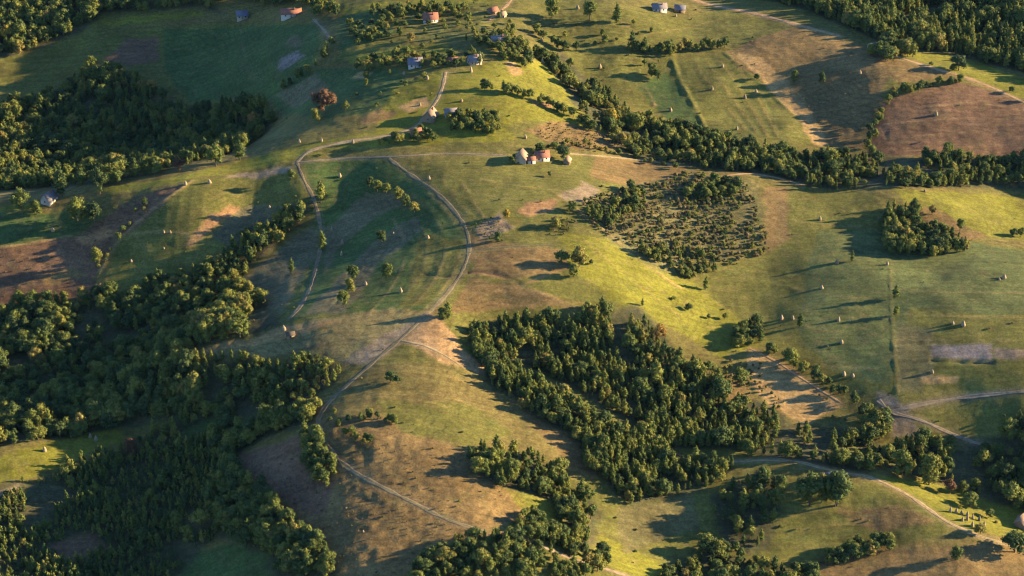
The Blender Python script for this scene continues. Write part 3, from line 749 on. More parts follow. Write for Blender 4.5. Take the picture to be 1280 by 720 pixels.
def road(spec, line, rank):
    name, pts, width, col, green = spec
    seg = np.hypot(*np.diff(line, axis=0).T); s = np.concatenate([[0], np.cumsum(seg)])
    q = np.arange(0, s[-1], 1.0)
    P = np.stack([np.interp(q, s, line[:, 0]), np.interp(q, s, line[:, 1])], -1)
    for _ in range(3): P[1:-1] = (P[:-2]+2*P[1:-1]+P[2:])/4
    tg = np.gradient(P, axis=0); tg /= np.linalg.norm(tg, axis=1, keepdims=True)+1e-9
    nr = np.stack([-tg[:, 1], tg[:, 0]], -1)
    prof = np.array([-.5, -.36, -.22, -.08, .08, .22, .36, .5])
    tone = np.array([0, 1, 1, 0, 0, 1, 1, 0])
    wob = 1+.45*fbm(q, q*0+rank*7.7, 7, 2, 400+rank)*2
    off = prof[None, :]*width*.8*wob[:, None]
    PX = P[:, None, 0]+nr[:, None, 0]*off; PY = P[:, None, 1]+nr[:, None, 1]*off
    PZ = ground_z(PX, PY)+.10+.004*rank
    PZ = np.maximum(PZ, (PZ[:, 3:4]+PZ[:, 4:5])/2-.25)
    PZ[:, 0] -= .22; PZ[:, -1] -= .22
    V = np.stack([PX, PY, PZ], -1).reshape(-1, 3)
    k = len(prof); id_ = np.arange(len(q)*k).reshape(-1, k)
    F = np.stack([id_[:-1, :-1], id_[1:, :-1], id_[1:, 1:], id_[:-1, 1:]], -1).reshape(-1, 4)
    me = mesh_np(name, V, [F[:, ::-1]], M_ROAD, True)
    c = np.array(col); g = c*(1-green)+np.array((.11, .11, .045))*green
    CC = np.where(tone[None, :, None] > 0, c, g)*np.ones((len(q), 1, 1))
    colour_attr(me, 'soil', CC.reshape(-1, 3))
    tag(link(name, me), kind='structure')
for k, (line, r) in enumerate(RLINES): road(r, line, k)

# ------------------------------------------------------------------ trees
def ico():
    bm = bmesh.new(); bmesh.ops.create_icosphere(bm, subdivisions=1, radius=1)
    V = np.array([v.co[:] for v in bm.verts]); F = np.array([[v.index for v in f.verts] for f in bm.faces]); bm.free()
    return V, F
IV, IF = ico()
def crown_mesh(name, lobes, n_leaf, size, rng, mat, core=.74):
    """foliage: knobbly lobes wrapped in leaf sprays"""
    V, T, Q = [], [], []
    base = 0
    for c, r in lobes:
        k = IV*(core*(1+rng.uniform(-.16, .16, (len(IV), 1))))*np.array(r)+np.array(c)
        V.append(k); T.append(IF+base); base += len(k)
    area = np.array([r[0]*r[2] for c, r in lobes]); prob = area/area.sum()
    pick = rng.choice(len(lobes), n_leaf, p=prob)
    C = np.array([lobes[i][0] for i in pick]); R = np.array([lobes[i][1] for i in pick])
    d = rng.normal(size=(n_leaf, 3)); d[:, 2] += .25; d /= np.linalg.norm(d, axis=1, keepdims=True)
    p = C+d*R*rng.uniform(.70, 1.20, (n_leaf, 1))
    nrm = d+rng.normal(size=(n_leaf, 3))*.40; nrm /= np.linalg.norm(nrm, axis=1, keepdims=True)
    a = np.cross(nrm, rng.normal(size=(n_leaf, 3))); a /= np.linalg.norm(a, axis=1, keepdims=True)+1e-9
    b = np.cross(nrm, a)
    s = size*rng.uniform(.6, 1.35, (n_leaf, 1))
    v4 = np.stack([p-a*s*.9, p-b*s*.55, p+a*s, p+b*s*.6-nrm*s*.25], 1).reshape(-1, 3)
    V.append(v4); Q.append(np.arange(n_leaf*4).reshape(-1, 4)+base)
    return mesh_np(name, np.concatenate(V), [np.concatenate(T), np.concatenate(Q)], mat)
def tube(V, F, a, b, ra_, rb, k=6):
    a = np.array(a, float); b = np.array(b, float); d = b-a; d /= np.linalg.norm(d)
    u_ = np.cross(d, (0.3, .9, .1)); u_ /= np.linalg.norm(u_); w_ = np.cross(d, u_)
    n0 = sum(len(x) for x in V)
    an = np.arange(k)*2*math.pi/k
    ring = np.cos(an)[:, None]*u_+np.sin(an)[:, None]*w_
    V.append(np.concatenate([a+ring*ra_, b+ring*rb]))
    i = np.arange(k); j = (i+1) % k
    F.append(np.stack([n0+i, n0+j, n0+k+j, n0+k+i], -1))
def trunk_mesh(name, H, r, limbs, rng, top):
    V, F = [], []
    lean = rng.uniform(-.03, .03, 2)*H
    pts = [(0, 0, -.6), (lean[0]*.3, lean[1]*.3, H*.18), (lean[0]*.7, lean[1]*.7, H*.45), (lean[0], lean[1], H*top)]
    rad = [r*1.35, r, r*.7, r*.25]
    for i in range(3): tube(V, F, pts[i], pts[i+1], rad[i], rad[i+1], 7)
    for c, rr in limbs:
        z0 = rng.uniform(.2, .42)*H
        tube(V, F, (lean[0]*.5, lean[1]*.5, z0), np.array(c)*np.array((.75, .75, .95)), r*.42, r*.1, 5)
    return mesh_np(name, np.concatenate(V), [np.concatenate(F)], M_BARK)
def lobes_broad(rng, H=12., Wd=9.):
    L = [((0, 0, H*.60), (Wd*.32, Wd*.32, H*.30))]
    nl = rng.integers(9, 13)
    for i in range(nl):
        a = i*2.4+rng.uniform(-.4, .4); zz = rng.uniform(.20, .84)
        rr = Wd*.5*math.sin(math.pi*min(.95, max(.22, (zz-.04)/.96)))**.8*rng.uniform(.55, .78)
        s = Wd*rng.uniform(.16, .26)
        L.append(((math.cos(a)*rr, math.sin(a)*rr, H*zz), (s, s, s*rng.uniform(.75, 1.0))))
    L.append(((rng.uniform(-.6, .6), rng.uniform(-.6, .6), H*.86), (Wd*.19, Wd*.19, H*.13)))
    return L
def lobes_slender(rng, H=12., Wd=4.6):
    L = []
    for i in range(11):
        zz = .16+.78*i/10
        prof = (1-((zz-.36)/.66)**2) if zz > .36 else .75+.25*(zz-.16)/.2
        rr = max(.10, prof)*Wd*.5
        a = i*2.4+rng.uniform(-.5, .5)
        s = rr*rng.uniform(.62, .8)
        L.append(((math.cos(a)*rr*.42, math.sin(a)*rr*.42, H*zz), (s, s, H*.085*rng.uniform(.9, 1.3))))
    return L
def lobes_young(rng, H=7., Wd=3.2):
    L = []
    for i in range(6):
        zz = .2+.7*i/5
        rr = max(.16, 1-abs(zz-.42)/.62)*Wd*.5
        a = i*2.4+rng.uniform(-.5, .5); s = rr*rng.uniform(.65, .85)
        L.append(((math.cos(a)*rr*.4, math.sin(a)*rr*.4, H*zz), (s, s, H*.13)))
    return L
def lobes_shrub(rng, H=3., Wd=3.4):
    L = [((0, 0, H*.48), (Wd*.33, Wd*.33, H*.45))]
    for i in range(5):
        a = i*1.3+rng.uniform(-.4, .4); s = Wd*rng.uniform(.17, .26)
        L.append(((math.cos(a)*Wd*.3, math.sin(a)*Wd*.3, H*rng.uniform(.28, .6)), (s, s, s*.95)))
    return L
KIND = {  # name, lobes, H, leaves, leaf size, material, trunk radius, trunk top, variants
 'broad':   ('broadleaf_tree', lobes_broad, 12., 950, .50, M_LEAF, .26, .82, 6),
 'slender': ('slender_tree', lobes_slender, 12., 620, .40, M_SLEAF, .17, .9, 6),
 'young':   ('young_tree', lobes_young, 7., 260, .34, M_SLEAF, .09, .85, 4),
 'shrub':   ('shrub', lobes_shrub, 3., 240, .28, M_LEAF, .07, .7, 3),
 'dead':    ('dry_shrub', lobes_shrub, 3., 200, .26, M_SCRUB, .06, .7, 3),
}
PROTO = {}
for kd, (nm, lf, H, nlf, sz, mat, tr, tp, nv) in KIND.items():
    PROTO[kd] = []
    for i in range(nv):
        rng = np.random.default_rng(100+i*13+len(kd))
        L = lf(rng)
        PROTO[kd].append((crown_mesh(nm+'_crown', L, nlf, sz, rng, mat), trunk_mesh(nm+'_trunk', H, tr, L[1:6] if kd != 'young' else L[1:3], rng, tp)))
FIRST = {}
def plant(kd, x, y, h, wid, label, group, mat=None, var=None):
    """one tree: an empty at its foot carrying trunk and crown"""
    nm, lf, H = KIND[kd][:3]
    var = random.randrange(KIND[kd][8]) if var is None else var
    s = h/H
    e = empty(nm, (x, y, float(ground_z(x, y))), random.uniform(0, 6.28), (s*wid, s*wid, s))
    tag(e, label, 'shrub' if kd in ('shrub', 'dead') else 'tree', group)
    cm, tm = PROTO[kd][var]
    t_ = link('trunk', tm, e); c_ = link('crown', cm, e)
    if mat is not None:
        c_.material_slots[0].link = 'OBJECT'; c_.material_slots[0].material = mat
    elif (kd, var) not in FIRST: FIRST[(kd, var)] = (c_, t_)
    return e
def metres(px, x, y):
    z = float(ground_z(x, y)); dep = project((x, y, z))[2]
    return px*dep/F_PX/CP

# ---- trees that stand alone: (u, v of the foot, height px, kind, width factor, label, material)
SINGLES = [
 (401,253,27,'slender',1.2,'slim pale green tree right of the hollow track, near its upper bend',None),
 (375,276,25,'slender',1.3,'slim yellow-green tree left of the hollow track',None),
 (403,314,25,'slender',1.0,'slim leaning tree on the right verge of the hollow track',None),
 (365,342,19,'slender',1.0,'small slim tree alone on the mown strip left of the hollow track',None),
 (364,224,13,'broad',.9,'small bush-like tree at the head of the hollow track',None),
 (442,350,19,'broad',1.0,'topmost tree of the short row down the hollow meadow',None),
 (438,366,19,'broad',.9,'middle tree of the short row down the hollow meadow',None),
 (430,384,22,'broad',.8,'lowest tree of the short row down the hollow meadow',None),
 (484,346,17,'broad',1.1,'round tree alone in the green hollow beside the curving track',None),
 (477,304,16,'broad',1.1,'round tree alone on the mown strip in the middle of the hollow',None),
 (462,234,13,'broad',1.,'first tree at the upper left end of the bush row in the hollow',None),
 (472,240,14,'broad',1.2,'second tree in the bush row below the ridge',None),
 (483,243,14,'broad',1.1,'third tree in the bush row below the ridge',None),
 (497,250,17,'broad',.9,'tallest tree in the bush row below the ridge',None),
 (507,258,16,'broad',.9,'fifth tree in the bush row below the ridge',None),
 (518,266,14,'broad',1.1,'last tree at the lower right end of the bush row in the hollow',None),
 (1119,373,17,'slender',1.4,'upper small tree on the balk dividing the right-hand field',None),
 (1120,395,14,'slender',1.5,'lower small tree on the balk dividing the right-hand field',None),
 (1000,409,18,'slender',1.2,'small slim tree right of the pair of haystacks',None),
 (882,362,17,'slender',1.0,'slim tree alone on the bright slope below the brush',None),
 (1065,327,13,'slender',1.1,'slim sapling in the shade below the copse',None),
 (560,398,22,'slender',1.3,'dark pointed tree where the track crosses the orange shoulder',None),
 (553,398,13,'broad',1.2,'low dark tree left of the dark pointed tree at the orange shoulder',None),
 (488,478,15,'broad',1.1,'dark round bush-like tree casting a long shadow on the pasture below the shoulder',None),
 (497,480,11,'broad',1.1,'small pale bush right of the dark round tree on the pasture',None),
 (405,139,27,'broad',1.35,'large bronze-leaved tree in the shade below the hamlet',M_BRONZE),
 (395,150,14,'broad',1.2,'low green tree at the foot of the bronze-leaved tree',None),
 (432,138,11,'broad',1.0,'small pale tree right of the bronze-leaved tree',None),
 (762,158,22,'broad',1.0,'bright yellow tree in the gully wood',M_YELLOW),
 (824,424,20,'broad',1.0,'rust-orange tree at the upper right edge of the central wood',M_RUST),
 (191,118,18,'broad',.9,'rust-tinged tree at the upper edge of the shaded left wood',M_RUST),
 (318,158,18,'broad',1.2,'rust-tinged tree at the right end of the shaded left wood',M_RUST),
 (223,214,17,'broad',1.1,'brownish tree at the wood edge behind the left ridge crest',M_BRONZE),
 (270,208,28,'broad',.9,'tall round tree behind the left ridge crest',None),
 (300,200,24,'slender',1.6,'bright yellow-green tree at the end of the wood on the crest',None),
 (28,268,34,'broad',.8,'tall pale tree left of the white cottage',None),
 (46,268,18,'broad',1.1,'lower yellowish tree between tall tree and white cottage',None),
 (97,276,28,'broad',1.1,'yellow-green tree nearest to the right of the white cottage',None),
 (118,280,27,'broad',1.0,'taller tree right of the yellow-green tree by the white cottage',None),
 (78,246,36,'slender',1.2,'tall narrow poplar-like tree rising behind the white cottage',None),
 (125,242,32,'broad',.75,'tall tree standing on the crest right of the white cottage',None),
 (146,230,17,'broad',1.2,'rounded tree behind the crest right of the white cottage',None),
 (121,330,22,'broad',.8,'dark tree at the lower end of the hedge between the left fields',None),
 (702,330,18,'broad',1.2,'left tree of the dark trio on the bright shoulder',None),
 (724,333,25,'broad',1.0,'tallest tree of the dark trio on the bright shoulder',None),
 (717,346,17,'broad',.9,'lowest tree of the dark trio on the bright shoulder',None),
 (633,272,11,'broad',1.0,'small yellowish tree right of the curving track bend',M_YELLOW),
 (622,302,13,'broad',.9,'small green tree on the pink scrub right of the curving track',None),
 (788,238,14,'broad',1.0,'small dark tree above the brush field with a long shadow',None),
 (716,264,13,'broad',1.3,'dark bush-like tree between the two bare patches',None),
 (695,284,13,'broad',1.4,'dark low tree below the bare patches',None),
 (687,221,7,'broad',1.0,'tiny dark bush alone in the meadow below the farmhouse',None),
 (739,331,7,'broad',1.0,'tiny dark bush alone on the bright shoulder',None),
 (1012,632,46,'broad',.95,'huge bright green tree left of the lower right track',None),
 (1046,632,48,'broad',.9,'huge dark tree beside the spur track, right of the huge bright one',None),
 (1161,606,40,'broad',.85,'tall broad tree at the edge of the dark right-hand valley',None),
 (1127,594,34,'broad',1.0,'wide dark tree left of the tall broad one at the dark valley edge',None),
 (1187,617,20,'broad',.9,'brownish tree at the right end of the bright strip wood edge',M_BRONZE),
 (1203,615,14,'broad',1.2,'low dark tree right of the brownish one at the valley edge',None),
 (1212,634,20,'broad',1.2,'dark round tree behind the cluster of haystacks',None),
 (1236,647,12,'broad',1.2,'small dark tree right of the cluster of haystacks',None),
 (1195,700,18,'broad',1.0,'tree at the end of the lower track below the haystack cluster',None),
 (1268,690,26,'broad',1.4,'dark tree at the lower right edge of the frame',None),
 (1225,668,14,'broad',1.3,'low dark tree right of the track end',None),
 (704,199,17,'broad',1.2,'dark round tree right of the red-roofed farmhouse',None),
 (694,190,12,'broad',1.3,'low dark tree behind the red-roofed farmhouse',None),
 (641,206,10,'broad',1.1,'small dark tree left of the pale farm barn',None),
 (690,22,24,'broad',.9,'left tree of the pair on the shaded top centre meadow',None),
 (737,26,24,'broad',1.0,'bright tree on the shaded top centre meadow',None),
 (771,28,22,'slender',1.3,'dim tree right of the bright one on the top centre meadow',None),
 (790,60,20,'slender',1.2,'tall slim tree at the left end of the olive field hedge',None),
 (806,62,15,'slender',1.2,'second slim tree in the olive field hedge',None),
 (838,70,13,'slender',1.0,'slim tree at the top of the balk beside the olive field',None),
 (756,54,10,'broad',1.2,'pale bush on the shaded slope left of the olive hedge',None),
 (1027,104,14,'broad',.9,'pale bush in the middle of the shaded brown field',None),
 (993,103,15,'broad',.8,'dim tree at the shadow edge of the straw-coloured strip',None),
 (815,95,16,'broad',1.0,'pale tree on the dark slope above the gully',None),
 (822,100,13,'broad',1.0,'small tree right of the pale one above the gully',None),
 (946,100,8,'broad',1.2,'dark bush casting a shadow left of the straw-coloured strip',None),
 (719,103,7,'broad',1.2,'dark bush on the bright spine slope',None),
 (1164,82,5,'broad',1.5,'low bush beside the right ridge track',None),
 (1198,88,18,'broad',1.4,'dark round tree beside the right ridge track',None),
 (1165,268,12,'broad',1.0,'small dark tree on the edge of the bright right-hand field',None),
 (1200,288,14,'broad',1.0,'dark tree at the lower edge of the bright right-hand field',None),
 (1266,296,11,'broad',1.1,'left bush of the pair at the right edge of the bright field',None),
 (1276,296,12,'broad',1.1,'right bush of the pair at the right edge of the bright field',None),
 (10,52,20,'broad',1.2,'yellow-green tree low in the top left wood edge',M_YELLOW),
 (165,572,26,'broad',.8,'pale brownish tree standing above the young wood',M_BRONZE),
 (222,664,27,'broad',.8,'sunlit tree left in the bright trio at the lower left',None),
 (236,678,24,'broad',.8,'lowest sunlit tree in the bright trio at the lower left',None),
 (252,662,28,'broad',1.0,'largest sunlit tree in the bright trio at the lower left',None),
 (291,670,20,'broad',.9,'sunlit tree right of the bright trio at the lower left',None),
 (289,588,19,'broad',1.2,'rounded tree on the dim brown slope right of the young wood',None),
 (203,612,20,'broad',.9,'pale rounded tree above the middle of the young wood',None),
 (188,626,17,'broad',.8,'sunlit small tree in the middle of the young wood',None),
 (812,445,22,'slender',1.3,'bright tree on the right slope of the central wood',None),
 (820,480,30,'slender',1.6,'large pale pointed tree in the middle of the central wood',None),
 (900,500,30,'broad',1.1,'dark round tree on the right flank of the central wood',None),
 (870,470,22,'broad',1.2,'dark tree above the round one on the right flank of the central wood',None),
 (925,480,22,'broad',1.1,'dark tree at the right tip of the central wood clearing',None),
 (722,660,26,'broad',.9,'pale olive tree at the foot of the yellow bank',None),
 (988,455,22,'broad',1.1,'pale round tree at the upper end of the orange slope hedge',None),
]
for (u, v, px, kd, wd, lb, mt) in SINGLES:
    p = hit(u, v)[0]
    plant(kd, p[0], p[1], metres(px, p[0], p[1]), wd, lb, None, mt)

# ---- woods and hedges: sample feet, keep the largest in the picture as objects, the rest as one mass
feet = []    # x, y, h, wid, kind, place
def scatter(poly, sp, rng, warp=6, thr=-.38):
    x0, y0 = poly.min(0); x1, y1 = poly.max(0)
    gx, gy = np.meshgrid(np.arange(x0, x1, sp), np.arange(y0, y1, sp*.87))
    gx = gx + (np.arange(gx.shape[0]) % 2)[:, None]*sp*.5
    x = gx.ravel()+rng.uniform(-.42, .42, gx.size)*sp; y = gy.ravel()+rng.uniform(-.42, .42, gx.size)*sp
    wx = x+fbm(x, y, 15+warp, 2, 301)*warp; wy = y+fbm(x, y, 15+warp, 2, 302)*warp
    m = inside(poly, wx, wy) & (fbm(x, y, 22, 2, 303) > thr)
    return x[m], y[m]
for (nm, pts, sp, mix, hr), poly in zip(WOODS, WPOLY):
    rng = np.random.default_rng(abs(hash(nm)) % 1000 if False else len(nm)*7+int(sp*10))
    x, y = scatter(poly, sp, rng, 9, -.14 if 'gully' in nm else -.34)
    ks = rng.choice(list(mix), len(x), p=np.array(list(mix.values()))/sum(mix.values()))
    hh = hr[0]+(hr[1]-hr[0])*np.clip(.5+fbm(x, y, 30, 2, 304)*.8+rng.normal(0, .32, len(x)), -.3, 1.35)
    for a, b, k, h in zip(x, y, ks, hh):
        feet.append((a, b, (2.5 if k == 'shrub' else h), rng.uniform(.75, 1.3), k, nm))
for nm, pts, sp, hr, mix in ROWS:
    line = world_line(pts); rng = np.random.default_rng(len(nm))
    seg = np.hypot(*np.diff(line, axis=0).T); s = np.concatenate([[0], np.cumsum(seg)])
    q = np.arange(0, s[-1], sp*.8); q = q+rng.uniform(-.35, .35, len(q))*sp
    x = np.interp(q, s, line[:, 0])+rng.normal(0, 1.5, len(q)); y = np.interp(q, s, line[:, 1])+rng.normal(0, 1.5, len(q))
    ks = rng.choice(list(mix), len(x), p=np.array(list(mix.values()))/sum(mix.values()))
    for a, b, k in zip(x, y, ks):
        feet.append((a, b, 2.6 if k == 'shrub' else rng.uniform(*hr), rng.uniform(.85, 1.2), k, nm))
# keep tracks clear of trunks
def clear(x, y, pad):
    ok = np.ones(len(x), bool)
    for line, r in RLINES:
        for a in line: ok &= np.hypot(x-a[0], y-a[1]) > pad+r[2]*.5
    return ok
fx = np.array([f[0] for f in feet]); fy = np.array([f[1] for f in feet])
ok = clear(fx, fy, 1.6)
wfx = fx+fbm(fx, fy, 11, 2, 311)*4; wfy = fy+fbm(fx, fy, 11, 2, 312)*4
for p in CPOLY: ok &= ~inside(p, wfx, wfy)
feet = [f for f, o in zip(feet, ok) if o]
fx = np.array([f[0] for f in feet]); fy = np.array([f[1] for f in feet]); fz = ground_z(fx, fy)
fu, fv, fd = project(np.stack([fx, fy, fz], -1))
fh = np.array([f[2] for f in feet])
top_v = fv-fh*CP*F_PX/fd
infr = (fu > 4) & (fu < 1276) & (top_v < 712) & (fv > 8)
size = np.where(infr, fh/fd, -1)
mass = []
LIM = {'broad': 200, 'slender': 290, 'young': 290, 'shrub': 250}
LOOK = {'broad': 'rounded tree', 'slender': 'slim pointed tree', 'young': 'young tree', 'shrub': 'green shrub'}
BOX = {}
for nm in {f[5] for f in feet}:
    q = [i for i, f in enumerate(feet) if f[5] == nm and infr[i]]
    if q: BOX[nm] = (fu[q].min(), fu[q].max(), fv[q].min(), fv[q].max())
def describe(kd, i):
    t_ = _describe(kd, i)
    return t_ if len(t_.split()) <= 16 else t_.replace('slim pointed', 'slim').replace('tall ', '').replace('low ', '')
def _describe(kd, i):
    x, y, h, wd, _, nm = feet[i]
    a, b, c, d = BOX[nm]
    H = KIND[kd][2]
    sz = 'tall ' if h > H*.95 else 'low ' if h < H*.6 else ''
    if kd == 'young': sz = 'taller ' if h > 7 else ''
    px = min(2, int(3*(fu[i]-a)/(b-a+1e-6))); py = min(2, int(3*(fv[i]-c)/(d-c+1e-6)))
    if b-a < 60 and d-c < 60: place = ''
    else: place = [['upper left', 'upper middle', 'upper right'], ['left', 'middle', 'right'], ['lower left', 'lower middle', 'lower right']][py][px]+' part of '
    return ('%s%s in the %s%s' % (sz, LOOK[kd], place, nm[4:] if place == '' else nm)).replace(' part of the ', ' of the ').strip()
for kd in ('broad', 'slender', 'young', 'shrub'):
    ids = [i for i, f in enumerate(feet) if f[4] == kd]
    ids.sort(key=lambda i: -size[i])
    for r, i in enumerate(ids):
        x, y, h, wd, _, nm = feet[i]
        if r < LIM[kd] and size[i] > 0:
            plant(kd, x, y, h, wd, describe(kd, i), LOOK[kd]+'s of '+nm)
        else:
            mass.append((x, y, h/KIND[kd][2], wd, kd, random.randrange(KIND[kd][8])))
scrub = []
for (pts, sp, hr, deadf), poly in zip(SCRUB, SPOLY):
    rng = np.random.default_rng(len(pts)+int(sp*10))
    x, y = scatter(poly, sp, rng, 20, -.30)
    m = clear(x, y, 1.0)
    for a, b in zip(x[m], y[m]):
        kd = 'dead' if rng.random() < deadf else 'shrub'
        h = rng.uniform(*hr)
        if sp < 3.5 and kd == 'shrub': scrub.append((a, b, h*1.25/7., rng.uniform(.9, 1.5), 'young', int(rng.integers(0, 4))))
        else: scrub.append((a, b, h/3., rng.uniform(.55, 1.0), kd, int(rng.integers(0, 3))))

rng = np.random.default_rng(99)
uu = rng.uniform(-20, 1300, 420); vv_ = rng.uniform(-10, 730, 420)
pp = hit(uu, vv_); keep = clear(pp[:, 0], pp[:, 1], 1.0)
for p, k in zip(pp, keep):
    if k: scrub.append((p[0], p[1], rng.uniform(.12, .5), rng.uniform(.8, 1.5), 'dead' if rng.random() < .5 else 'shrub', int(rng.integers(0, 3))))
def ensure_first(kd):
    for v in range(KIND[kd][8]):
        if (kd, v) not in FIRST:
            yield v
# make sure every prototype exists somewhere as a planted thing
spots = {'dead': [(850,300),(900,280),(930,250)], 'shrub': [(700,300),(640,300),(1180,300)], 'broad': [(1110,262)]*6, 'slender': [(1112,268)]*6, 'young': [(180,640)]*4}
for kd in KIND:
    for v in list(ensure_first(kd)):
        p = hit(*spots[kd][v])[0]
        plant(kd, p[0], p[1], 2.6 if kd in ('dead', 'shrub') else KIND[kd][2]*.7, 1.0, ('brown dry shrub in the %s of the overgrown brush field' % ('lower middle', 'middle', 'upper right corner')[v]) if kd == 'dead' else ('low green shrub %s' % ('below the bare patches on the central slope', 'right of the curving track on the pink scrub', 'under the copse on the right-hand field')[v]) if kd == 'shrub' else 'small tree in the copse beside the bright right-hand field', 'shrubs of the overgrown slopes', None, v)

def mass_object(name, pts, label, cat):
    me = bpy.data.meshes.new(name)
    P = np.array([(p[0], p[1], 0) for p in pts]); P[:, 2] = ground_z(P[:, 0], P[:, 1])
    me.vertices.add(len(P)); me.vertices.foreach_set('co', P.astype(np.float32).ravel())
    keys = sorted({(p[4], p[5]) for p in pts})
    rot = np.zeros((len(P), 3)); rot[:, 2] = RNG.uniform(0, 6.28, len(P))
    scl = np.array([(p[2]*p[3], p[2]*p[3], p[2]) for p in pts])
    var = np.array([keys.index((p[4], p[5])) for p in pts], np.int32)
    a = me.attributes.new('turn', 'FLOAT_VECTOR', 'POINT'); a.data.foreach_set('vector', rot.astype(np.float32).ravel())
    a = me.attributes.new('size', 'FLOAT_VECTOR', 'POINT'); a.data.foreach_set('vector', scl.astype(np.float32).ravel())
    a = me.attributes.new('variant', 'INT', 'POINT'); a.data.foreach_set('value', var)
    o = tag(link(name, me), label, cat, kind='stuff')
    ng = bpy.data.node_groups.new(name, 'GeometryNodeTree')
    ng.interface.new_socket('Geometry', in_out='INPUT', socket_type='NodeSocketGeometry')
    ng.interface.new_socket('Geometry', in_out='OUTPUT', socket_type='NodeSocketGeometry')
    gi = ng.nodes.new('NodeGroupInput'); go = ng.nodes.new('NodeGroupOutput'); jn = ng.nodes.new('GeometryNodeJoinGeometry')
    def attr(nm, ty):
        nd = ng.nodes.new('GeometryNodeInputNamedAttribute'); nd.data_type = ty; nd.inputs['Name'].default_value = nm
        return nd.outputs['Attribute']
    tv = attr('turn', 'FLOAT_VECTOR'); sv = attr('size', 'FLOAT_VECTOR'); vv = attr('variant', 'INT')
    for i, k in enumerate(keys):
        cp = ng.nodes.new('FunctionNodeCompare'); cp.data_type = 'INT'; cp.operation = 'EQUAL'
        ins = [s for s in cp.inputs if s.type == 'INT']
        ng.links.new(vv, ins[0]); ins[1].default_value = i
        for ob in FIRST[k]:
            oi = ng.nodes.new('GeometryNodeObjectInfo'); oi.transform_space = 'ORIGINAL'; oi.inputs['Object'].default_value = ob
            oi.inputs['As Instance'].default_value = True
            ip = ng.nodes.new('GeometryNodeInstanceOnPoints')
            ng.links.new(gi.outputs[0], ip.inputs['Points']); ng.links.new(oi.outputs['Geometry'], ip.inputs['Instance'])
            ng.links.new(cp.outputs[0], ip.inputs['Selection']); ng.links.new(tv, ip.inputs['Rotation']); ng.links.new(sv, ip.inputs['Scale'])
            ng.links.new(ip.outputs[0], jn.inputs[0])
    ng.links.new(jn.outputs[0], go.inputs[0])
    md = o.modifiers.new('trees', 'NODES'); md.node_group = ng
    return o
mass_object('woodland', mass, 'far trees filling the woods beyond the nearest ones', 'woodland')
mass_object('scrub', scrub, 'low brown scrub and tussocks on the rough slopes', 'scrub')
print('trees in mass', len(mass), 'scrub', len(scrub))

# ------------------------------------------------------------------ haystacks
def hay_mesh(seed):
    rng = np.random.default_rng(seed)
    prof = [(0, 1.75), (.5, 1.95), (1.3, 2.0), (2.3, 1.75), (3.3, 1.3), (4.2, .75), (4.9, .3), (5.2, .10)]
    k = 14; V = []
    for z, r in prof:
        an = np.arange(k)*2*math.pi/k
        rr = r*(1+rng.uniform(-.09, .09, k))
        V.append(np.stack([np.cos(an)*rr+.06*z*rng.uniform(-.6, .6), np.sin(an)*rr, np.full(k, z-.25)+rng.uniform(-.07, .07, k)], -1))
    V = np.concatenate(V); i = np.arange(k); j = (i+1) % k
    F = np.concatenate([np.stack([a*k+i, a*k+j, a*k+k+j, a*k+k+i], -1) for a in range(len(prof)-1)])
    return V, F, k, len(prof)
HAYS = []
for sd in range(4):
    V, F, k, m = hay_mesh(sd)
    top = np.arange((m-1)*k, m*k)[None, :]
    for mt in (M_HAY, M_HAYD):
        HAYS.append(mesh_np('hay', V, [F, top], mt, True))
pv, pf = [], []; tube(pv, pf, (0, 0, .5), (.12, .05, 5.9), .09, .06, 6)
POLE = mesh_np('pole', np.concatenate(pv), [np.concatenate(pf)], M_POLE)
def haystack(u, v, px, label, old=False, wide=1.0, group=None):
    p = hit(u, v)[0]
    h = metres(px, p[0], p[1])*.62; s = h/5.5; wide *= .82
    e = empty('haystack', (p[0], p[1], float(ground_z(p[0], p[1]))), random.uniform(0, 6.28), (s*wide*random.uniform(.85, 1.25), s*wide*random.uniform(.85, 1.25), s*random.uniform(.85, 1.1)))
    e.rotation_euler[0] = random.uniform(-.07, .07); e.rotation_euler[1] = random.uniform(-.07, .07)
    tag(e, label, 'haystack', group or 'haystacks standing on the meadows')
    link('hay', HAYS[random.randrange(4)*2+(1 if old else 0)], e); link('pole', POLE, e)
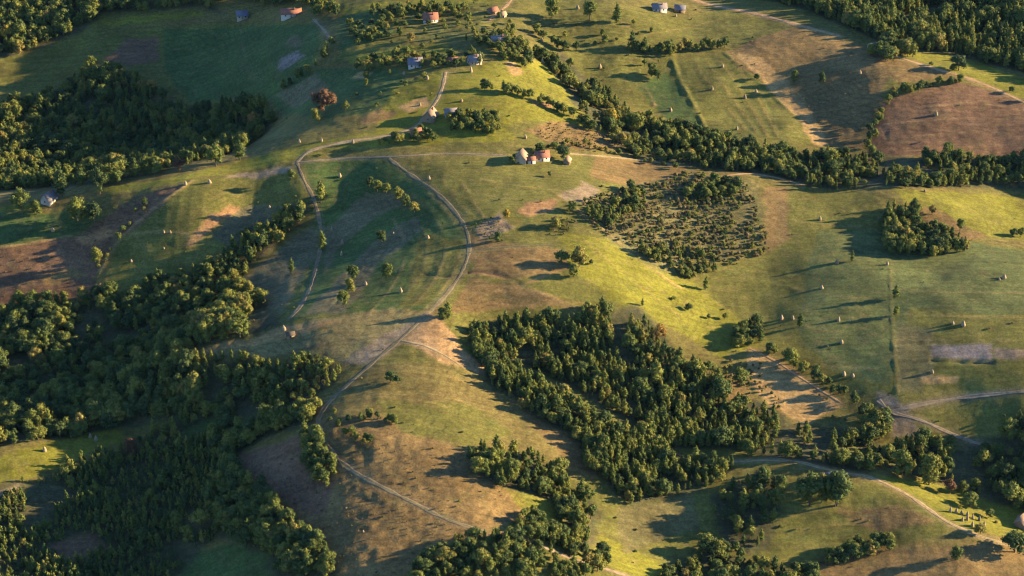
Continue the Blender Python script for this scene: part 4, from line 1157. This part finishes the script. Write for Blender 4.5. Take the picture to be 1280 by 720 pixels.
STACKS = [
 (903,84,9,'upper haystack on the olive field beside the straw-coloured strip',0),(890,112,9,'haystack on the left of the olive field',0),
 (945,116,9,'right haystack of the pair on the olive field',0),(931,123,9,'left, lower haystack of the pair on the olive field',1),
 (921,162,8,'lowest haystack on the olive field above the gully',0),(750,85,9,'pale haystack on the dark slope above the gully',0),
 (722,11,9,'pale haystack on the shaded top centre meadow',0),(845,21,7,'haystack below the top right house',0),
 (657,173,9,'haystack behind the farmhouse on the small green field',0),(678,78,9,'haystack at the top of the bright spine slope',0),
 (838,139,9,'haystack at the edge of the gully wood',0),(677,51,8,'haystack beside the hamlet trees',0),
 (1075,92,9,'pale haystack on the dark brown field',0),(1170,144,10,'haystack in the middle of the reddish right-hand field',0),
 (534,99,9,'haystack beside the upper lane',0),(589,90,13,'tall narrow stack beside the hamlet lane',0),(525,132,6,'small stack left of the upper lane bend',0),
 (374,178,8,'leftmost of three stacks along the bright crest path',0),(402,177,8,'middle of three stacks along the bright crest path',0),
 (441,179,9,'rightmost, darker of three stacks along the bright crest path',1),(577,127,8,'rust-coloured stack right of the upper lane',1),
 (505,93,8,'haystack below the small slate-roofed house',0),(232,231,9,'left haystack of the pair on the left ridge crest',0),
 (262,229,10,'right haystack of the pair on the left ridge crest',0),(66,289,9,'pale haystack on the green field below the white cottage',0),
 (164,327,6,'low flattened haystack on the left green field',0),(205,311,5,'flat hay heap in the middle of the left green field',0),
 (205,291,6,'left of two small hay heaps beside the boundary line',0),(213,291,6,'right of two small hay heaps beside the boundary line',0),
 (425,221,10,'haystack below the crest between the two tracks',0),(536,224,9,'haystack right of the top of the curving track',0),
 (415,288,8,'pale haystack right of the hollow track',0),(535,298,9,'haystack left of the curving track bend',0),
 (457,356,9,'haystack right of the short tree row in the hollow',0),(427,319,8,'small haystack on the mown strip of the hollow',0),
 (428,305,13,'tall narrow pale stack on the green strip of the hollow',0),(337,260,7,'haystack left of the slim trees by the hollow track',0),
 (322,278,8,'dim haystack above the wooded strip',1),(492,293,6,'tiny haystack in the middle of the hollow',0),
 (501,365,10,'sunlit haystack near the bottom of the hollow',0),
 (1025,275,9,'haystack alone in the upper part of the right-hand field',0),(1046,329,11,'haystack in the shadow below the copse',1),
 (1109,331,8,'haystack beside the top of the dividing balk',0),(1027,361,9,'haystack in the middle left of the right-hand field',0),
 (1255,348,11,'large haystack near the right edge of the frame',0),(1249,350,7,'smaller heap left of the large stack near the right edge',1),
 (977,399,10,'left haystack of the pair on the right-hand field',0),(991,399,10,'right haystack of the pair on the right-hand field',0),
 (1048,401,11,'tall haystack between the pair and the dividing balk',0),(1062,402,5,'tiny hay heap right of the tall haystack',0),
 (1052,429,10,'haystack in the lower part of the right-hand field',0),(1066,471,9,'right stack of the two above the orange slope hedge',0),
 (1055,469,12,'left, larger stack of the two above the orange slope hedge',0),
 (1191,405,8,'smaller stack left of the big stack above the ploughed plot',0),(1204,407,13,'big pale stack above the ploughed plot',0),
 (1165,466,10,'haystack below the left corner of the ploughed plot',0),
 (56,564,12,'leftmost haystack on the bright strip above the young wood',0),(120,551,13,'rightmost, largest haystack on the bright strip above the young wood',0),
 (113,547,10,'haystack just behind the largest one on the bright strip',0),(89,546,8,'haystack at the back of the bright strip',0),
 (355,413,13,'large haystack on the tan shoulder beside the wood',0),(454,665,6,'tiny pale hay heap on the brown pasture',0),
 (1156,240,7,'haystack on the crest of the bright right-hand field',1),
]
for u, v, px, lb, old in STACKS:
    haystack(u, v, px, lb, bool(old), .75 if 'narrow' in lb else 1.0)
CL = [(1188,640),(1195,641),(1202,643),(1209,645),(1216,648),(1224,651),(1203,651),(1215,658),(1222,661),(1230,657),(1209,650)]
for i, (u, v) in enumerate(CL):
    haystack(u, v, 12, 'conical haystack in the tight cluster beside the spur track', i % 3 == 2, .72, 'haystacks of the tight cluster by the spur track')

# ------------------------------------------------------------------ buildings
def box_mesh(name, x0, x1, y0, y1, z0, z1, mat):
    V = [(x, y, z) for z in (z0, z1) for y in (y0, y1) for x in (x0, x1)]
    F = np.array([(0, 2, 3, 1), (4, 5, 7, 6), (0, 1, 5, 4), (2, 6, 7, 3), (0, 4, 6, 2), (1, 3, 7, 5)])
    return mesh_np(name, V, [F], mat)
def house(u, v, L, Wd, hw, hr, yaw, wall, roof, label, name='house', chimney=True, windows=True):
    p = hit(u, v)[0]
    e = empty(name, (p[0], p[1], float(ground_z(p[0], p[1]))), math.radians(yaw))
    tag(e, label, 'barn' if 'barn' in name else 'hut' if 'hut' in name else 'house')
    a, b = L/2, Wd/2
    V = [(-a, -b, -2.5), (a, -b, -2.5), (a, b, -2.5), (-a, b, -2.5), (-a, -b, hw), (a, -b, hw), (a, b, hw), (-a, b, hw), (-a, 0, hw+hr), (a, 0, hw+hr)]
    link('wall', mesh_np('wall', V, [np.array([(0, 1, 5, 4), (2, 3, 7, 6)]), np.array([(1, 2, 6, 9, 5), (3, 0, 4, 8, 7)])], wall), e)
    o = .55; th = .22; sl = hr/b
    A = a+o; B = b+o; zl = hw-o*sl+.06; zt = hw+hr+.06
    RV = [(-A, -B, zl), (A, -B, zl), (A, 0, zt), (-A, 0, zt), (-A, B, zl), (A, B, zl)]
    RV += [(x, y, z+th) for x, y, z in RV]
    RF = np.array([(0, 3, 2, 1), (3, 4, 5, 2), (6, 7, 8, 9), (9, 8, 11, 10), (0, 1, 7, 6), (5, 4, 10, 11), (1, 2, 8, 7), (2, 5, 11, 8), (3, 0, 6, 9), (4, 3, 9, 10)])
    rf = link('roof', mesh_np('roof', RV, [RF], roof), e)
    if chimney: link('chimney', box_mesh('chimney', a*.3, a*.3+.7, -b*.3-.35, -b*.3+.35, hw+hr*.5, hw+hr+1.0, M_RED), rf)
    d = link('door', box_mesh('door', -.55, .55, -b-.06, -b+.05, -.2, 2.0, M_DARK if not windows else M_WOOD), e)
    if windows:
        for side in (-1, 1):
            for wx in (-a*.55, a*.55):
                w = link('window', box_mesh('window', wx-.6, wx+.6, side*b-.05, side*b+.05, hw*.38, hw*.38+1.2, M_POLE), e)
                link('pane', box_mesh('pane', wx-.48, wx+.48, side*b-.08, side*b+.08, hw*.38+.12, hw*.38+1.08, M_GLASS), w)
        for side in (-1, 1):
            w = link('window', box_mesh('window', side*a-.05, side*a+.05, -.6, .6, hw*.38, hw*.38+1.2, M_POLE), e)
            link('pane', box_mesh('pane', side*a-.08, side*a+.08, -.48, .48, hw*.38+.12, hw*.38+1.08, M_GLASS), w)
    return e
house(652,201,8.5,7,3.2,3.9,80,M_CREAM,M_TANR,'farm barn with tall pale shingle roof beside the red-roofed farmhouse','farm_barn',False,False)
house(677,199,9.5,6.5,3.0,3.2,12,M_WHITE,M_RED,'white farmhouse with red roof on the central ridge')
house(664,203,5,4,2.6,1.6,10,M_WHITE,M_RED,'small red-roofed annex between the pale barn and the farmhouse','annex_house',False,False)
house(709,204,5,4,2.4,1.9,70,M_WOOD,M_TANR,'little plank hut right of the farmhouse','plank_hut',False,False)
house(538,149,9,8,3.4,4.4,70,M_WOOD,M_TANR,'plank house with sunlit pale roof at the end of the upper lane')
house(564,144,9,6,2.8,2.4,10,M_CREAM,M_GREYR,'grey-roofed farm building right of the pale-roofed plank house','farm_barn',False,False)
house(520,168,7,5,2.4,2.2,15,M_WOOD,M_RED,'low red-roofed hut among bushes below the plank house','field_hut',False,False)
house(364,20,16,7,3.2,3.4,6,M_WHITE,M_RED,'long red-roofed house with white walls at the top left')
house(303,22,9,6.5,3.0,3.0,8,M_CREAM,M_MAUVER,'slate-roofed house left of the long red-roofed one')
house(538,27,11,7.5,3.4,3.8,8,M_WHITE,M_RED,'white gabled house with red roof at the top centre')
house(519,83,10,7,3.2,3.6,6,M_WHITE,M_MAUVER,'white gabled house with shaded bluish roof below the hamlet')
house(593,79,9,7,3.0,3.4,20,M_CREAM,M_GREYR,'mauve-grey roofed house among the hamlet trees')
house(624,55,12,8,3.2,3.8,15,M_CREAM,M_GREYR,'large grey-roofed house deep among the upper hamlet trees')
house(566,79,7,5,2.4,2.2,10,M_WOOD,M_RED,'small red-roofed barn between two houses below the hamlet','small_barn',False,False)
house(616,16,7,5,2.4,2.0,30,M_WOOD,M_RED,'red-roofed shed left of the hamlet lane at the top','small_barn',False,False)
house(628,21,5,4,2.3,1.8,30,M_CREAM,M_TANR,'pale little shed right of the hamlet lane at the top','field_hut',False,False)
house(824,13,11,7,3.0,3.0,5,M_WHITE,M_GREYR,'white house with grey roof on the top right ridge')
house(850,14,8,6,2.6,2.6,-10,M_WOOD,M_MAUVER,'slate-roofed barn right of the white house on the top ridge','small_barn',False,False)
house(62,252,9,7.5,3.2,4.2,60,M_WHITE,M_GREYR,'white cottage between trees at the left edge')
house(1091,61,7,5,2.6,2.4,20,M_WHITE,M_GREYR,'pale little house where the right ridge track starts')
house(1037,600,8,6,2.6,2.8,10,M_CREAM,M_MAUVER,'slate-roofed hut hidden behind the huge trees at the lower right','field_hut',False,False)
house(1276,656,8,6,2.6,3.0,60,M_WOOD,M_TANR,'barn with sunlit orange roof at the lower right edge','small_barn',False,False)
house(363,420,4.6,3.2,1.6,1.3,15,M_WOOD,M_BARK,'low dark plank hut beside the large haystack on the tan shoulder','field_hut',False,False)

# ------------------------------------------------------------------ the air
def haze():
    hx, hy0, hy1, z0, z1 = 2600, -1700, 2600, -200, 668
    me = box_mesh('haze', -hx, hx, hy0, hy1, z0, z1, M_DARK)
    me.materials.clear()
    m = bpy.data.materials.new('haze'); m.use_nodes = True
    nt = m.node_tree; nt.nodes.clear()
    out = nt.nodes.new('ShaderNodeOutputMaterial'); v = nt.nodes.new('ShaderNodeVolumePrincipled')
    v.inputs['Color'].default_value = (.30, .56, 1.0, 1); v.inputs['Density'].default_value = .0000035; v.inputs['Anisotropy'].default_value = .2
    nt.links.new(v.outputs[0], out.inputs['Volume'])
    me.materials.append(m)
    tag(link('haze', me), kind='stuff')
haze()
